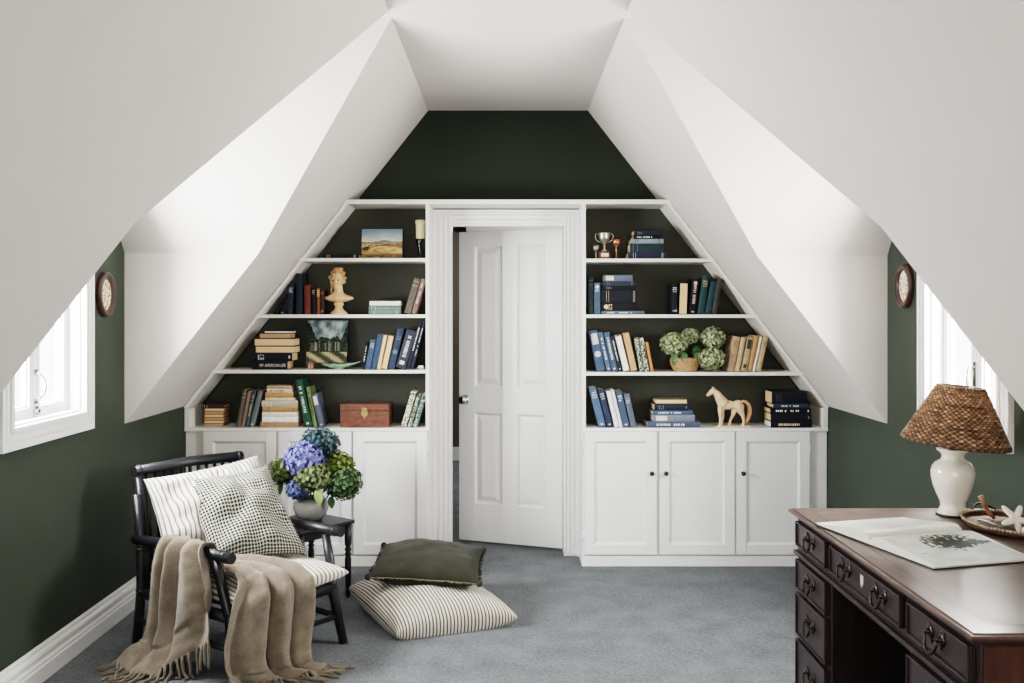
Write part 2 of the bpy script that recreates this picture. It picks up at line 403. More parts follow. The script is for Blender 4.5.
for side, s, XWALL, xi, doors in (('left',-1,XL,-.456,[(202.8,276,1),(278.5,351.3,0),(353.3,427.0,0)]), ('right',1,XR,.43,[(584.5,657,1),(659.6,734.8,0),(736.6,809.9,0)])):
    xw = XWALL - s*.004
    cab = empty('built_in_cabinet', ((xw+xi)/2, YF, 0)); ox = (xw+xi)/2
    tag(cab, 'white three-door built-in cabinet %s of the doorway' % ('left' if s<0 else 'right'), 'cabinet', 'white built-in cabinets')
    c = MB(); c.box(xw-ox, xi-ox, .022, YW-YF-.002, .062, CW-.02); c.box(xw-ox, xi-ox, .012, YW-YF-.002, 0, .062)
    c.build('carcass', CREAM if s<0 else PAINT, cab, bevel=.002)  # left carcass, first door and worktop get the warmer white as shading
    for k, (a, d, kr) in enumerate(doors):
        x0, x1 = XA(a, YF)-ox, XA(d, YF)-ox
        dm = MB(); panel_door(dm, x0, x1, .072, CW-.021, 0)
        do = dm.build('door', CREAM if (s<0 and k==0) else PAINT, cab, bevel=.002)
        kx = x1-.032 if kr else x0+.035
        knob(do, kx, ZA(473, YF))
        hx_ = x0-.004 if kr else x1+.004
        if (s, k) in ((1,0),(1,2),(-1,2)):
            for hz in (.18,.68): MB().cyl((hx_,.006,hz-.03),(hx_,.006,hz+.03),.005,n=8).build('hinge', PAINT, do)
    wt = MB().box(xw, xi, YF-.004, YW-.002, CW-.02, CW).build('worktop', CREAM if s<0 else PAINT, bevel=.003)
    tag(wt, 'white painted worktop on the cabinet %s of the doorway' % ('left' if s<0 else 'right'), 'worktop', 'worktops on the cabinets')
    bc = empty('bookcase', ((xw+xi)/2, YF, CW))
    tag(bc, 'white open bookcase with dark green back fitted under the %s roof slope' % side, 'bookcase', 'bookcases under the slopes')
    T = (H-KNEE)/(abs(XWALL)-HX)
    def sx(z, off=0): return s*(HX+(H-z)/T - off)      # slope x at height z, moved inwards
    ins = .024
    tr_ = CREAM
    zt = SZ0-SZ0T
    # upright beside the door
    t_ = .022
    MB().box(xi-ox, xi+s*t_-ox, 0, YW-YF-.002, 0, zt-CW).build('side_panel', tr_, bc, bevel=.002)
    # sloping side board
    sb = MB(); z0, z1 = KNEE-.01, zt
    g = .004
    pts = [(sx(z0,g)-ox,0,z0-CW),(sx(z1,g)-ox,0,z1-CW),(sx(z1,g+ins)-ox,0,z1-CW),(sx(z0,g+ins)-ox,0,z0-CW)]
    sb.prism(pts, (0,YW-YF-.002,0)); sb.build('sloping_side', tr_, bc, bevel=.002)
    bp_ = MB(); zz = [CW+.001, KNEE-.012, zt]
    bp_.prism([(xi+s*.024-ox,YW-YF-.0015,zz[0]-CW),(xw-s*.032-ox,YW-YF-.0015,zz[0]-CW),(xw-s*.032-ox,YW-YF-.0015,zz[1]-CW),(sx(zt,.03)-ox,YW-YF-.0015,zz[2]-CW),(xi+s*.024-ox,YW-YF-.0015,zz[2]-CW)],(0,.001,0))
    bp_.build('back_panel', M('olive_green_lit_back',(53,55,43),.6,var=.06,scale=3), bc)  # added olive panel, lighter than the far wall to carry the shelf light
    MB().box(xw-ox, xw-s*.03-ox, 0, YW-YF-.002, 0, KNEE-.012-CW).build('end_panel', tr_, bc, bevel=.002)
    for key in ('1','2','3'):
        z = SHZ[('L' if s<0 else 'R')+key]
        xo = sx(z-.012, .002)
        MB().box(xi+s*t_-ox, xo-ox, -.003, YW-YF-.002, z-.020-CW, z-CW).build('shelf', tr_, bc, bevel=.0015)

# ------------------------------------------------------------------ BOOKS
CLOTH = {}
def cloth(rgb, rough=.7):
    k = 'book_cloth_%d_%d_%d' % rgb
    return M(k, rgb, rough, var=.12, scale=30, bump=.15, bscale=150, spec=.3)
FLORAL = {}
def floral(name, ca, cb, sc=70):
    if name in MATS: return MATS[name]
    m, N, L, b = newmat(name); b.inputs['Roughness'].default_value = .7
    tc = N.new('ShaderNodeTexCoord'); vo = N.new('ShaderNodeTexVoronoi'); vo.inputs['Scale'].default_value = sc
    L.new(tc.outputs['Object'], vo.inputs['Vector'])
    cr = N.new('ShaderNodeValToRGB'); cr.color_ramp.elements[0].position = .42; cr.color_ramp.elements[1].position = .52
    cr.color_ramp.elements[0].color = lin(ca); cr.color_ramp.elements[1].color = lin(cb)
    L.new(vo.outputs['Distance'], cr.inputs['Fac']); L.new(cr.outputs['Color'], b.inputs['Base Color'])
    return m
def glyphs(mb, u0, u1, v0, v1, put, rnd, n):
    # a line of small irregular print marks between u0..u1, height v0..v1
    u = u0; st = (u1-u0)/n
    for k in range(n):
        if rnd.random() < .16: u += st; continue
        wd = st*rnd.uniform(.45,.8)
        vv = v0 + (v1-v0)*rnd.choice((0,0,.12)); 
        put(mb, u, u+wd, vv, v1); u += st
def book(kind, W, Dp, Hh, mat, face='spine', pages=PAGES, deco=None, ink=None, seed=0):
    """kind up: spine at y=0 facing the room, x in 0..W, z in 0..Hh.  returns (cover MB, pages MB, deco MB)"""
    rnd = random.Random(seed)
    c = MB(); p = MB(); d = MB()
    bt = min(.0032, W*.16); ov = .003
    def bx(mb, x0,x1,y0,y1,z0,z1): mb.box(x0,x1,y0,y1,z0,z1)
    bx(c, 0,bt,0.004,Dp,0,Hh); bx(c, W-bt,W,0.004,Dp,0,Hh)
    # gently rounded spine (at y = 0) or at the back
    n = 6
    if face == 'spine':
        prof = [(W*k/n, .004 - .004*math.sin(math.pi*k/n)) for k in range(n+1)]
        c.prism([(x,y,0) for x,y in prof] + [(W,.006,0),(0,.006,0)], (0,0,Hh))
        bx(p, bt,W-bt,.006,Dp-ov,ov,Hh-ov)
    else:
        bx(c, bt,W-bt,Dp-.003,Dp,0,Hh); bx(p, bt,W-bt,.004+ov*.6,Dp-.003,ov,Hh-ov)
    if deco and face == 'spine':
        y = -.0004
        def put(mb, x0,x1,z0,z1):
            yy = y
            xm = (x0+x1)/2/W; yy = .004-.004*math.sin(math.pi*min(max(xm,.02),.98))-.0007
            mb.box(x0,x1,yy,yy+.0006,z0,z1)
        if 'b' in deco:       # bands
            for f in (.1,.13,.8,.86): put(d, W*.06,W*.94,Hh*f,Hh*f+.0018)
        if 'c' in deco:       # two short bands near the head
            for f in (.78,.9): put(d, W*.06,W*.94,Hh*f,Hh*f+.0025)
        if 't' in deco:       # title running along the spine
            def putv(mb,u0,u1,v0,v1): put(mb, v0, v1, u0, u1)
            glyphs(d, Hh*.30, Hh*.88, W*.3, W*.68, putv, rnd, 13)
        if 's' in deco:       # short stacked title near the head
            for f in (.72,.78,.84):
                glyphs(d, W*.18, W*.84, Hh*f, Hh*f+Hh*.035, put, rnd, 5)
        if 'l' in deco:       # pale label at the head
            put(d, W*.14,W*.86,Hh*.66,Hh*.93)
        if 'o' in deco:       # round emblem
            cx_, cz_ = W*.5, Hh*.42; r = W*.36
            put_n = 14
            d.prism([(cx_+r*math.cos(2*math.pi*j/put_n), -.0008, cz_+r*math.sin(2*math.pi*j/put_n)) for j in range(put_n)], (0,.0006,0))
        if 'h' in deco:       # small round emblem at the head
            cx_, cz_ = W*.5, Hh*.88; r = W*.26
            d.prism([(cx_+r*math.cos(2*math.pi*j/14), -.0008, cz_+r*math.sin(2*math.pi*j/14)) for j in range(14)], (0,.0006,0))
        if 'f' in deco:       # publisher mark at the foot
            put(d, W*.32,W*.68,Hh*.05,Hh*.085)
        if 'p' in deco:       # pale panel at the foot
            put(d, W*.25,W*.75,Hh*.1,Hh*.2)
    if kind == 'flat':        # lay down: x' = z (length), z' = x (thickness)
        d.v = [(v[0], v[1], Hh-v[2]) for v in d.v]
        for mb in (c,p,d):
            mb.v = [(v[2], v[1], v[0]) for v in mb.v]
            mb.f = [tuple(reversed(f)) for f in mb.f]
    return c, p, d
def finish_book(c, p, d, mat, pages, ink, loc, rot, label, group, name='book', pivot=(0,0,0)):
    pv = Vector(pivot)
    for mb in (c,p,d): mb.v = [tuple(Vector(v)-pv) for v in mb.v]
    nf = len(c.f)
    if d.f:                # print is surface pattern: same mesh, second material
        i0 = c.add(d.v)
        for f in d.f: c.face([i0+k for k in f])
    o = c.build(name, mat, None, loc, rot)
    if d.f:
        o.data.materials.append(ink or GILT)
        for k, pg in enumerate(o.data.polygons):
            if k >= nf: pg.material_index = 1
    p.build('pages', pages, o)
    tag(o, label, 'book', group)
    return o
seedc = [0]
def row(z, ybase, Y, group, items):
    k = Y/F
    for it in items:
        xbl,xbr,xtl,ytop,mat,label = it[:6]; opt = it[6] if len(it) > 6 else {}
        seedc[0] += 1
        yb = opt.get('yb', ybase)
        yy = Y + opt.get('dy', 0); 
        dx = (xtl-xbl)*k; dz = (yb-ytop)*k; a = math.atan2(dx, dz)
        W = (xbr-xbl)*k*math.cos(a)*.97; Hh = math.hypot(dx,dz) - W*abs(math.sin(a))*.5
        face = opt.get('face','spine')
        Dp = opt.get('dp', .15)
        c,p,d = book('up', W, Dp, Hh, mat, face, deco=opt.get('deco'), seed=seedc[0])
        if a >= 0: piv = (W,0,0); px = xbr
        else: piv = (0,0,0); px = xbl
        finish_book(c,p,d, mat, opt.get('pages',PAGES), opt.get('ink'), (XA(px,Y), yy, z+.0004), (0,a,0), label, group, pivot=piv)
def stack(z, Y, group, items):
    """from the bottom up: (x0, x1, thickness px, mat, label, opt)"""
    k = Y/F; zz = z+.0004
    for it in items:
        x0,x1,t,mat,label = it[:5]; opt = it[5] if len(it) > 5 else {}
        seedc[0] += 1
        W = t*k; L_ = (x1-x0)*k
        c,p,d = book('flat', W, opt.get('dp',.155), L_, mat, opt.get('face','spine'), deco=opt.get('deco'), seed=seedc[0])
        finish_book(c,p,d, mat, opt.get('pages',PAGES), opt.get('ink'), (XA(x0,Y), Y+opt.get('dy',0), zz), (0,0,0), label, group)
        zz += W+.0004
NAVY=cloth((36,41,54)); NAVYD=cloth((24,27,38)); BLUE=cloth((68,86,108)); BLUEM=cloth((82,100,122)); BLUEG=cloth((92,102,116)); TEALD=cloth((38,54,58))
INK=cloth((22,22,26)); RED=cloth((104,52,46)); BROWN=cloth((112,72,48)); DBROWN=cloth((60,44,36)); GREYB=cloth((98,92,84)); PINKG=cloth((136,112,104))
TEAL=cloth((112,130,124)); STEEL=cloth((106,118,128)); TAN=cloth((176,152,122)); TANO=cloth((178,138,96)); IVORY=cloth((222,216,202)); WHT=cloth((232,232,230))
DGREEN=cloth((40,76,60)); LIME=cloth((110,120,80)); GBLUE=cloth((90,96,110)); FOREST=cloth((26,52,38)); TEALG=cloth((38,70,68)); TEALB=cloth((42,68,74)); CHAR=cloth((62,62,60))
SKY=cloth((134,148,156)); PALEG=cloth((120,128,140))
FL1=floral('cream_floral_cloth',(60,66,56),(214,208,190),120); FL2=floral('green_floral_cloth',(196,200,180),(44,66,50),140); FL3=floral('teal_floral_cloth',(190,204,196),(52,86,84),150)
YB = YF+.03
SI = SILVERINK
# left, second shelf from the top (high)
G='books on the upper left shelf'
stack(SHZ['L1'], YF+.05, G, [(322,359,4,NAVYD,'navy book lying flat beside the small field landscape painting',{'deco':'b','ink':SI})])
G='books on the left bust shelf'
row(SHZ['L2'], 314.5, YF+.05, G, [
 (271.5,276.5,278,306,INK,'short black book leaning deep in the corner left of the bust',{'dp':.12}),
 (279,284.5,284,298.5,NAVYD,'dark navy book leaning between the short black book and the tall navy ones',{'deco':'f','ink':SI,'dp':.14}),
 (286.5,292,288.5,284,NAVY,'navy book with a pale ornament, just left of the tallest bust shelf book',{'deco':'s','ink':SI}),
 (295.7,302.3,295.7,273.5,NAVY,'tallest navy book on the bust shelf, touching the sloping side',{}),
 (304,310.3,304,285,RED,'brick red book left of the bust',{'deco':'b','ink':BROWN}),
 (311.2,315.6,311.2,287,INK,'black book with gilt marks between the red and the brown book',{'deco':'s'}),
 (316.3,320,316.3,288,BROWN,'brown leather book with a tan label left of the bust',{'deco':'l','ink':TANO}),
 (320.6,323.6,320.6,289,DBROWN,'thin dark brown book nearest the bust',{'deco':'b'}),
 (403.2,410.3,413.9,278.5,GREYB,'grey brown book leaning right, left one of the pair near the door',{'deco':'c'}),
 (411,415.9,421.2,279.3,PINKG,'dusty pink book leaning right against the upright near the door',{'deco':'t','ink':SI})])
stack(SHZ['L2'], YF+.05, G, [
 (368.5,400.5,4.2,TEAL,'sage teal book at the bottom of the short stack right of the bust',{'deco':'b','ink':SI}),
 (368.5,400.5,4.0,TEAL,'sage teal book in the middle of the short stack right of the bust',{'deco':'c','ink':SI}),
 (368.8,401,5.6,INK,'book with cream page edges on top of the short teal stack',{'face':'pages','pages':PAGEW})])
G='books on the left painting shelf'
stack(SHZ['L3'], YF+.03, G, [
 (251.8,287.5,8.4,INK,'black book with white title, lowest of the stack left of the forest painting',{}),
 (253,292,8.0,NAVYD,'navy book with silver ornaments, second from the bottom left of the forest painting',{'deco':'sf','ink':SI}),
 (255,294.5,6.9,DBROWN,'lower of the two thick books with cream fore-edges left of the forest painting',{'face':'pages'}),
 (254,294,7.6,INK,'upper of the two thick books with cream fore-edges left of the forest painting',{'face':'pages'}),
 (259,290.5,5.2,DBROWN,'small book with orange brown page edges, second from top by the forest painting',{'face':'pages','pages':PAGEO,'dp':.13}),
 (264,292,2.2,INK,'very thin book with white page edges on top of the stack by the forest painting',{'dp':.12,'face':'pages','pages':PAGEW})])
row(SHZ['L3'], 370, YF+.03, G, [
 (361,364,365.5,343,NAVYD,'thin dark navy book, first of the leaning row right of the green dish',{'deco':'t','ink':SI}),
 (364.3,370,370.3,340,BLUE,'blue book with a silver head ornament, second in the row right of the green dish',{'deco':'s','ink':SI}),
 (370.6,376,377.5,334.3,cloth((56,80,104)),'plain petrol blue book, third in the row right of the green dish',{}),
 (376.3,380.3,383.3,335.3,TAN,'narrower of the two books showing cream page edges in the leaning row',{'face':'pages'}),
 (380.8,386.6,388.2,336,TAN,'wider of the two books showing cream page edges in the leaning row',{'face':'pages'}),
 (387.2,394,397.2,329,cloth((52,64,84)),'slate navy book with a scrolled spine beside the cream page edges',{'deco':'so','ink':STEEL}),
 (394.6,405,406.2,331,cloth((58,60,72)),'thick charcoal book with a silver title in the leaning row by the door',{'deco':'tp','ink':SI}),
 (405.8,409.6,419,321.5,NAVY,'tall navy book with white lettering, left of the last one by the door',{'deco':'t','ink':SI}),
 (410,412.8,422.8,322.5,cloth((44,50,66)),'tall thin navy book, last of the leaning row by the door',{'deco':'t','ink':SI})])
G='books on the left worktop'
STB=cloth((138,106,78))
stack(CW, YF+.06, G, [(203.5+j*.15,223+((j*7)%3)*.5,3.0,STB,'%s thin brown book in the small stack at the worktop far left' % w,{'face':'pages','dp':.12,'pages':PAGES if j%2 else PAGEO}) for j, w in enumerate(('lowest','second lowest','third lowest','middle fourth','third from the top','second from the top'))] +
 [(202.5,224,3.6,DBROWN,'dark brown book topmost on the small stack at the far left end of the worktop',{'dp':.13,'deco':'c'})])
row(CW, 427.5, YF+.03, G, [
 (235.8,240,242.8,390,GREYB,'grey brown book, leftmost of the four leaning on the left worktop',{'deco':'c'}),
 (240.4,244,247.6,391.5,PINKG,'dusty pink brown book, second of the four leaning on the left worktop',{}),
 (244.3,248.2,252.3,390.7,cloth((66,84,90)),'teal grey book, third of the four leaning on the left worktop',{'deco':'t'}),
 (248.6,253.8,257.8,391,cloth((104,110,112)),'mid grey book, last of the four leaning on the left worktop',{'deco':'f','ink':SI}),
 (304.8,312.4,294.6,380,DGREEN,'tall bright green book leaning left on the cream stack',{'deco':'tf','ink':SI}),
 (313.4,317.3,305.6,387.3,LIME,'narrow lime green book leaning beside the tall green one',{'deco':'t','ink':FOREST}),
 (319,324.6,311.2,394,GBLUE,'grey blue book with a pale band leaning behind the green ones',{'deco':'lf','ink':SI}),
 (400.3,406,410.8,392,FL1,'cream patterned book with round motifs, left of the three by the door on the worktop',{'pages':PAGEW}),
 (407,411,417,395,FL2,'green and cream patterned book, middle of the three by the door on the worktop',{'pages':PAGEW}),
 (412.2,416.8,422.2,394.5,FL3,'teal patterned book, nearest the door of the three on the left worktop',{'pages':PAGEW})])
finish_book(*book('up', .05, .06, .215, FOREST, 'spine', seed=5), FOREST, PAGES, None, (XA(311.5,5.64), 5.645, CW+.0004), (0,0,0), 'dark green book standing upright behind the leaning green books', G)
stack(CW, YF+.03, G, [
 (260.4,298,5.0,cloth((158,128,98)),'brown cloth book, lowest of the tall cream stack on the left worktop',{'deco':'b','ink':BROWN}),
 (262,298,5.2,WHT,'lower of the two white books in the tall cream stack',{}),
 (262,298,4.8,IVORY,'ivory book above the white one in the tall cream stack',{}),
 (262.5,297.5,5.0,TANO,'tan book in the middle of the tall cream stack',{'deco':'b','ink':BROWN}),
 (261.5,297.8,6.4,cloth((190,180,164)),'greyish book with white lettering in the tall cream stack',{'deco':'s','ink':WHT}),
 (265.2,295.3,2.6,IVORY,'thin ivory book under the orange tan one in the tall cream stack',{'dp':.14}),
 (265.2,293.2,5.2,cloth((186,134,84)),'orange tan book third from the top of the tall cream stack',{'dp':.14}),
 (266.8,292,3.7,IVORY,'cream book with dark lettering second from the top of the tall cream stack',{'deco':'t','ink':BROWN,'dp':.14}),
 (266.8,291.8,3.2,TAN,'tan book topmost on the tall cream stack',{'dp':.14})])
# right side
G='books on the upper right shelf'
stack(SHZ['R1'], YF+.05, G, [
 (628,667,6.6,cloth((44,46,66)),'purplish navy book at the bottom of the stack right of the trophies',{'deco':'b','ink':SI}),
 (630,664,8.8,TEALD,'thick dark teal book in the stack right of the trophies',{'deco':'c','ink':STEEL}),
 (631,663.5,4.6,SKY,'pale blue grey book in the stack right of the trophies',{'deco':'b','ink':TEALD}),
 (633.4,660,3.4,INK,'thin black book with white title in the stack right of the trophies',{'deco':'t','ink':WHT}),
 (634,662,5.2,NAVY,'navy book topmost in the stack right of the trophies',{'deco':'s','ink':STEEL})])
G='books on the second right shelf'
row(SHZ['R2'], 314.5, YF+.03, G, [
 (588.3,593.3,588.3,277,cloth((40,50,54)),'dark slate book standing against the upright right of the door',{'deco':'c','ink':STEEL}),
 (594,600.4,594,282.7,cloth((70,88,106)),'blue grey book with a silver ornament beside the dark lying stack',{'deco':'sh','ink':SI}),
 (672,677.6,672,283.7,NAVYD,'navy black book with gilt bands, first of the row under the right slope',{'deco':'bs','ink':SI}),
 (678.4,687.2,679.6,283,INK,'dark book showing pale tan page edges under the right slope',{'face':'pages'}),
 (688.4,696,692.2,279,INK,'black book with a round pale emblem and pink lettering',{'deco':'tfh','ink':cloth((214,178,170))}),
 (697,704,702.5,276,TEALG,'green teal book with a gilt head ornament under the right slope',{'deco':'s'}),
 (704.5,710.8,710.8,281.5,TEALB,'plain blue teal book under the right slope',{}),
 (711.3,716.6,717.4,279,CHAR,'charcoal book, last of the row under the right slope',{})])
stack(SHZ['R2'], YF+.03, G, [
 (601.5,644.5,3.5,BLUEG,'blue grey book wider than the rest at the bottom of the dark stack',{'deco':'t','ink':SI}),
 (601.5,639,8.2,INK,'black book with two lines of cream lettering in the dark stack',{'deco':'sh','ink':cloth((214,190,160))}),
 (601.5,638.5,12.6,NAVYD,'thickest black book with gilt rings in the dark stack',{'deco':'b'}),
 (602,636,4.0,INK,'thin black book third from the top of the dark stack',{'deco':'s','ink':STEEL}),
 (603,635.6,4.6,cloth((46,52,64)),'slate book second from the top of the dark stack',{'deco':'b','ink':STEEL}),
 (604,632.7,6.2,BLUEG,'blue grey book with a cream emblem topmost on the dark stack',{'deco':'hl','ink':cloth((206,200,176))})])
G='books on the hydrangea shelf'
row(SHZ['R3'], 372.5, YF+.03, G, [
 (597,606,588.6,331.5,BLUE,'thick blue book with pale label and round emblem by the upright',{'deco':'lo','ink':cloth((200,190,180))}),
 (607,611.8,597.8,333,BLUEM,'slim blue book, second from the upright on the hydrangea shelf',{'deco':'tf','ink':SI}),
 (612.3,618.2,603.5,333,BLUE,'blue book with tall lettering, third from the upright on the hydrangea shelf',{'deco':'tf','ink':SI}),
 (618.7,622.4,610.2,336.8,NAVY,'thin navy book with white marks beside the white book',{'deco':'tf','ink':SI}),
 (623.7,630,615,336.5,IVORY,'book with white page edges in the leaning row left of the hydrangeas',{'face':'pages','pages':PAGEW}),
 (630.8,638.2,622,333.5,BROWN,'book with toasted orange page edges left of the hydrangeas',{'face':'pages','pages':PAGEO}),
 (640,644.4,634,338.5,FL2,'first of two green and cream patterned books left of the hydrangeas',{}),
 (645,649.7,639,338.5,floral('olive_floral_cloth',(206,204,180),(54,70,46),110),'second of two green and cream patterned books, nearer the thin orange book',{}),
 (651,654,645.5,343,cloth((186,128,84)),'thin orange book, nearest the hydrangeas',{}),
 (727,734,733.6,337.3,TAN,'thick tan book with faint lettering just right of the hydrangeas',{'deco':'s','ink':BROWN}),
 (734.6,739.6,741.2,338.3,cloth((196,172,140)),'pale tan book, second right of the hydrangeas',{}),
 (740.5,746.7,747.6,338,TAN,'tan book with a large dark green label right of the hydrangeas',{'deco':'lp','ink':cloth((58,62,44))}),
 (747.6,752.2,754.4,336.4,TANO,'golden tan book, fourth right of the hydrangeas',{}),
 (752.6,755.2,760,337.5,IVORY,'thin cream book between two tan ones right of the hydrangeas',{}),
 (755.7,760.8,763.4,337,cloth((184,158,124)),'tan book with dark lettering, last in the row under the right slope',{'deco':'s','ink':BROWN})])
G='books on the right worktop'
row(CW, 428.5, YF+.015, G, [
 (599,606.6,588.4,388,cloth((82,102,126)),'faded blue book leaning on the upright right of the door, on the worktop',{'deco':'sf','ink':SI}),
 (607.4,613.6,597.4,389.6,cloth((46,58,78)),'navy blue book with white lettering, second on the right worktop',{'deco':'sf','ink':SI}),
 (614.8,619.2,606.2,392,WHT,'left one of two slim white books leaning on the right worktop',{'pages':PAGEW}),
 (619.7,623.1,610.8,391,cloth((214,216,220)),'right one of two slim white books leaning on the right worktop',{'pages':PAGEW}),
 (623.6,630,615.5,392,BLUE,'bright blue book with white lettering leaning on the right worktop',{'deco':'sf','ink':WHT}),
 (631,637,623.5,394.7,BLUEG,'grey blue book, last of the leaning row on the right worktop',{'deco':'s','ink':SI})])
stack(CW, YF+.01, G, [
 (647.4,700.4,6.0,cloth((74,86,106)),'wide slate blue book at the bottom of the stack left of the horse',{'deco':'t','ink':SI,'dp':.18}),
 (653,695,6.6,PALEG,'grey book with white block lettering second in the stack left of the horse',{'deco':'sl','ink':SI}),
 (652.8,693,4.2,cloth((76,98,122)),'thin mid blue book in the middle of the stack left of the horse',{'deco':'t','ink':SI}),
 (654.4,688.6,6.8,NAVY,'navy book second from the top of the stack left of the horse',{'deco':'sf','ink':STEEL}),
 (656,687.4,4.4,cloth((120,116,92)),'book with pale olive page edges topmost on the stack left of the horse',{'face':'pages'})])
stack(CW, YF+.01, G, [
 (771,812,6.2,INK,'black book with cream title at the bottom of the stack right of the horse',{'deco':'t','ink':cloth((216,206,176)),'pages':PAGEW}),
 (771,811.5,7.8,NAVYD,'dark navy book with a boxed emblem second in the stack right of the horse',{'deco':'f','ink':STEEL}),
 (770.5,811,5.2,INK,'black book with bold white title in the stack right of the horse',{'deco':'tf','ink':WHT}),
 (773.5,809.5,4.4,cloth((40,58,76)),'slim petrol book with small white title right of the horse',{'deco':'t','ink':SI}),
 (772,807,12.2,NAVYD,'thick navy book topmost on the stack right of the horse',{'deco':'s','ink':cloth((84,66,60))})])

# readable spine title: lowest black book of the stack by the forest painting
bk = [o for o in bpy.data.objects if o.get('label','').startswith('black book with white title, lowest of the stack')][0]
cu = bpy.data.curves.new('spine_title','FONT'); cu.body = 'MY AMERICAN LIFE'; cu.size = .03; cu.align_x = 'LEFT'; cu.extrude = .0003
to = bpy.data.objects.new('tmp_title', cu); COL.objects.link(to)
dg = bpy.context.evaluated_depsgraph_get(); me = bpy.data.meshes.new_from_object(to.evaluated_get(dg)); bpy.data.objects.remove(to)
me.materials.clear(); me.materials.append(SI)
xs = [v.co.x for v in me.vertices]; ys = [v.co.y for v in me.vertices]
sx_ = .150/(max(xs)-min(xs)); sy_ = .018/(max(ys)-min(ys))
for v in me.vertices: v.co = Vector((v.co.x*sx_, v.co.z-.0012, v.co.y*sy_))
to = bpy.data.objects.new('spine_title', me); COL.objects.link(to); to.parent = bk; to.location = (.046, 0, .016)

# ------------------------------------------------------------------ PAINTINGS
def canvas(name, w, h, fn, loc, tilt, label, res=(56,44), th=.014, edge=None):
    o = MB().box(-w/2, w/2, 0, th, 0, h).build(name, edge or M('dark_canvas_edge',(28,26,24),.7), None, loc, (tilt,0,0))
    g = MB(); nx, ny = res
    rows = [[(-w/2+w*i/nx, -.001, h*j/ny) for i in range(nx+1)] for j in range(ny+1)]
    g.grid(rows, False, colf=lambda r, c: lin(fn((c+.5)/nx, (r+.5)/ny)))
    g.build('picture', MATS.get('oil_paint') or attrmat('oil_paint', .55), o)
    return tag(o, label, 'painting')
from mathutils import noise
def mixc(a, b, t): t = min(max(t,0),1); return tuple(a[i]*(1-t)+b[i]*t for i in range(3))
def field(u, v):
    n = noise.noise((u*7, v*16, 1)); n2 = noise.noise((u*26, v*44, 3))
    hill = .575 + .055*math.exp(-((u-.55)/.13)**2) + .02*math.exp(-((u-.85)/.2)**2)
    if v > hill: return mixc((204,204,194),(116,140,150),(v-hill)/.36 + n*.15)
    if v > .545: return mixc((112,122,128),(132,128,108),(hill-v)/.07)
    if v > .50: return mixc((196,170,120),(84,78,54), .5+n2*1.6)
    c = mixc((150,116,72),(206,176,122), .5+n*.8+.35*math.sin(u*4+v*16))
    if abs(v-.30-.16*math.sin(u*2.6)) < .022+.02*n2: c = mixc(c,(110,80,46),.8)
    if ((u-.11)/.09)**2+((v-.35)/.08)**2+n2 < .8: c = (58,48,32)
    if v < .5 and v > .44 and n2 > .12: c = mixc(c,(66,58,40),.75)
    if v < .17: c = mixc(c,(96,70,42),.55+n)
    return c
canvas('landscape_painting', .240, .178, field, (XA(382,5.56), 5.555, SHZ['L1']+.001), R(-5), 'small landscape painting of golden fields on the upper left shelf', (60,46))
def forest(u, v):
    n = noise.noise((u*6, v*6, 5)); n2 = noise.noise((u*30, v*30, 2)); n3 = noise.noise((u*62+v*1.5, .5, 9)); n4 = noise.noise((u*14, v*14, 8))
    if v < .12: return mixc((30,36,26),(74,76,54),.4+n)
    if v < .34: return mixc((60,62,42),(190,178,138), .5+.7*math.sin((u*6+v*11)*2.2)+n2*.5)
    crown = .64 + .025*math.sin(u*21) + .05*n4 + .34*max(0,1-u/.24) + .30*max(0,(u-.82)/.18)**1.5
    if v < crown + n2*.04:
        c = mixc((18,26,22),(62,74,56), .45+n2*1.2+n4*.6)
        if .36 < v < .54+.06*n4 and n3 > .22 and u > .10: c = mixc(c,(182,180,160),.75)
        return c
    return mixc((84,106,110),(206,212,208), .55+n*.9-.9*(v-.8)+n4*.3)
canvas('forest_painting', .243, .292, forest, (XA(325.5,5.575), 5.595, SHZ['L3']+.001), R(-13), 'painting of tall dark trees leaning at the back of the left painting shelf', (90,100), th=.03)

# ------------------------------------------------------------------ SMALL ORNAMENTS
# candle in a dark holder
cd = empty('candlestick', (XA(420.3,5.58), 5.58, SHZ['L1']))
tag(cd, 'glossy black candle holder with a cream pillar candle by the door frame', 'candlestick')
MB().lathe([(.022,0),(.024,.004),(.012,.012),(.009,.03),(.014,.06),(.022,.095),(.027,.115),(.026,.12),(.0001,.12)], n=24).build('holder', M('black_glass',(14,14,16),.08,var=.05), cd)
MB().lathe([(.025,.121),(.026,.125),(.027,.2),(.031,.222),(.030,.232),(.024,.228),(.0001,.222)], n=24).build('candle', M('cream_wax',(226,208,170),.5,var=.05), cd)
# bust
TERRA = M('aged_plaster_bust',(214,180,138),.6,var=.2,scale=35,rgb2=None,bump=.2,bscale=60)
bu = empty('bust_statue', (XA(338.7,5.54), 5.545, SHZ['L2'])); u = .00103*1.01
tag(bu, 'cream and terracotta bust of a woman with upswept hair on a round socle', 'statue')
def bz(y): return (645-y)*u
def bxx(x): return (x-163)*u
st = MB(); st.lathe([(.05,0),(.052,.006),(.045,.014),(.03,.026),(.022,.04),(.021,.048),(.028,.054),(.03,.06),(.027,.066),(.024,.072),(.03,.082),(.0001,.082)], n=28, sy=.9)
st.build('socle', TERRA, bu)
b_ = MB()
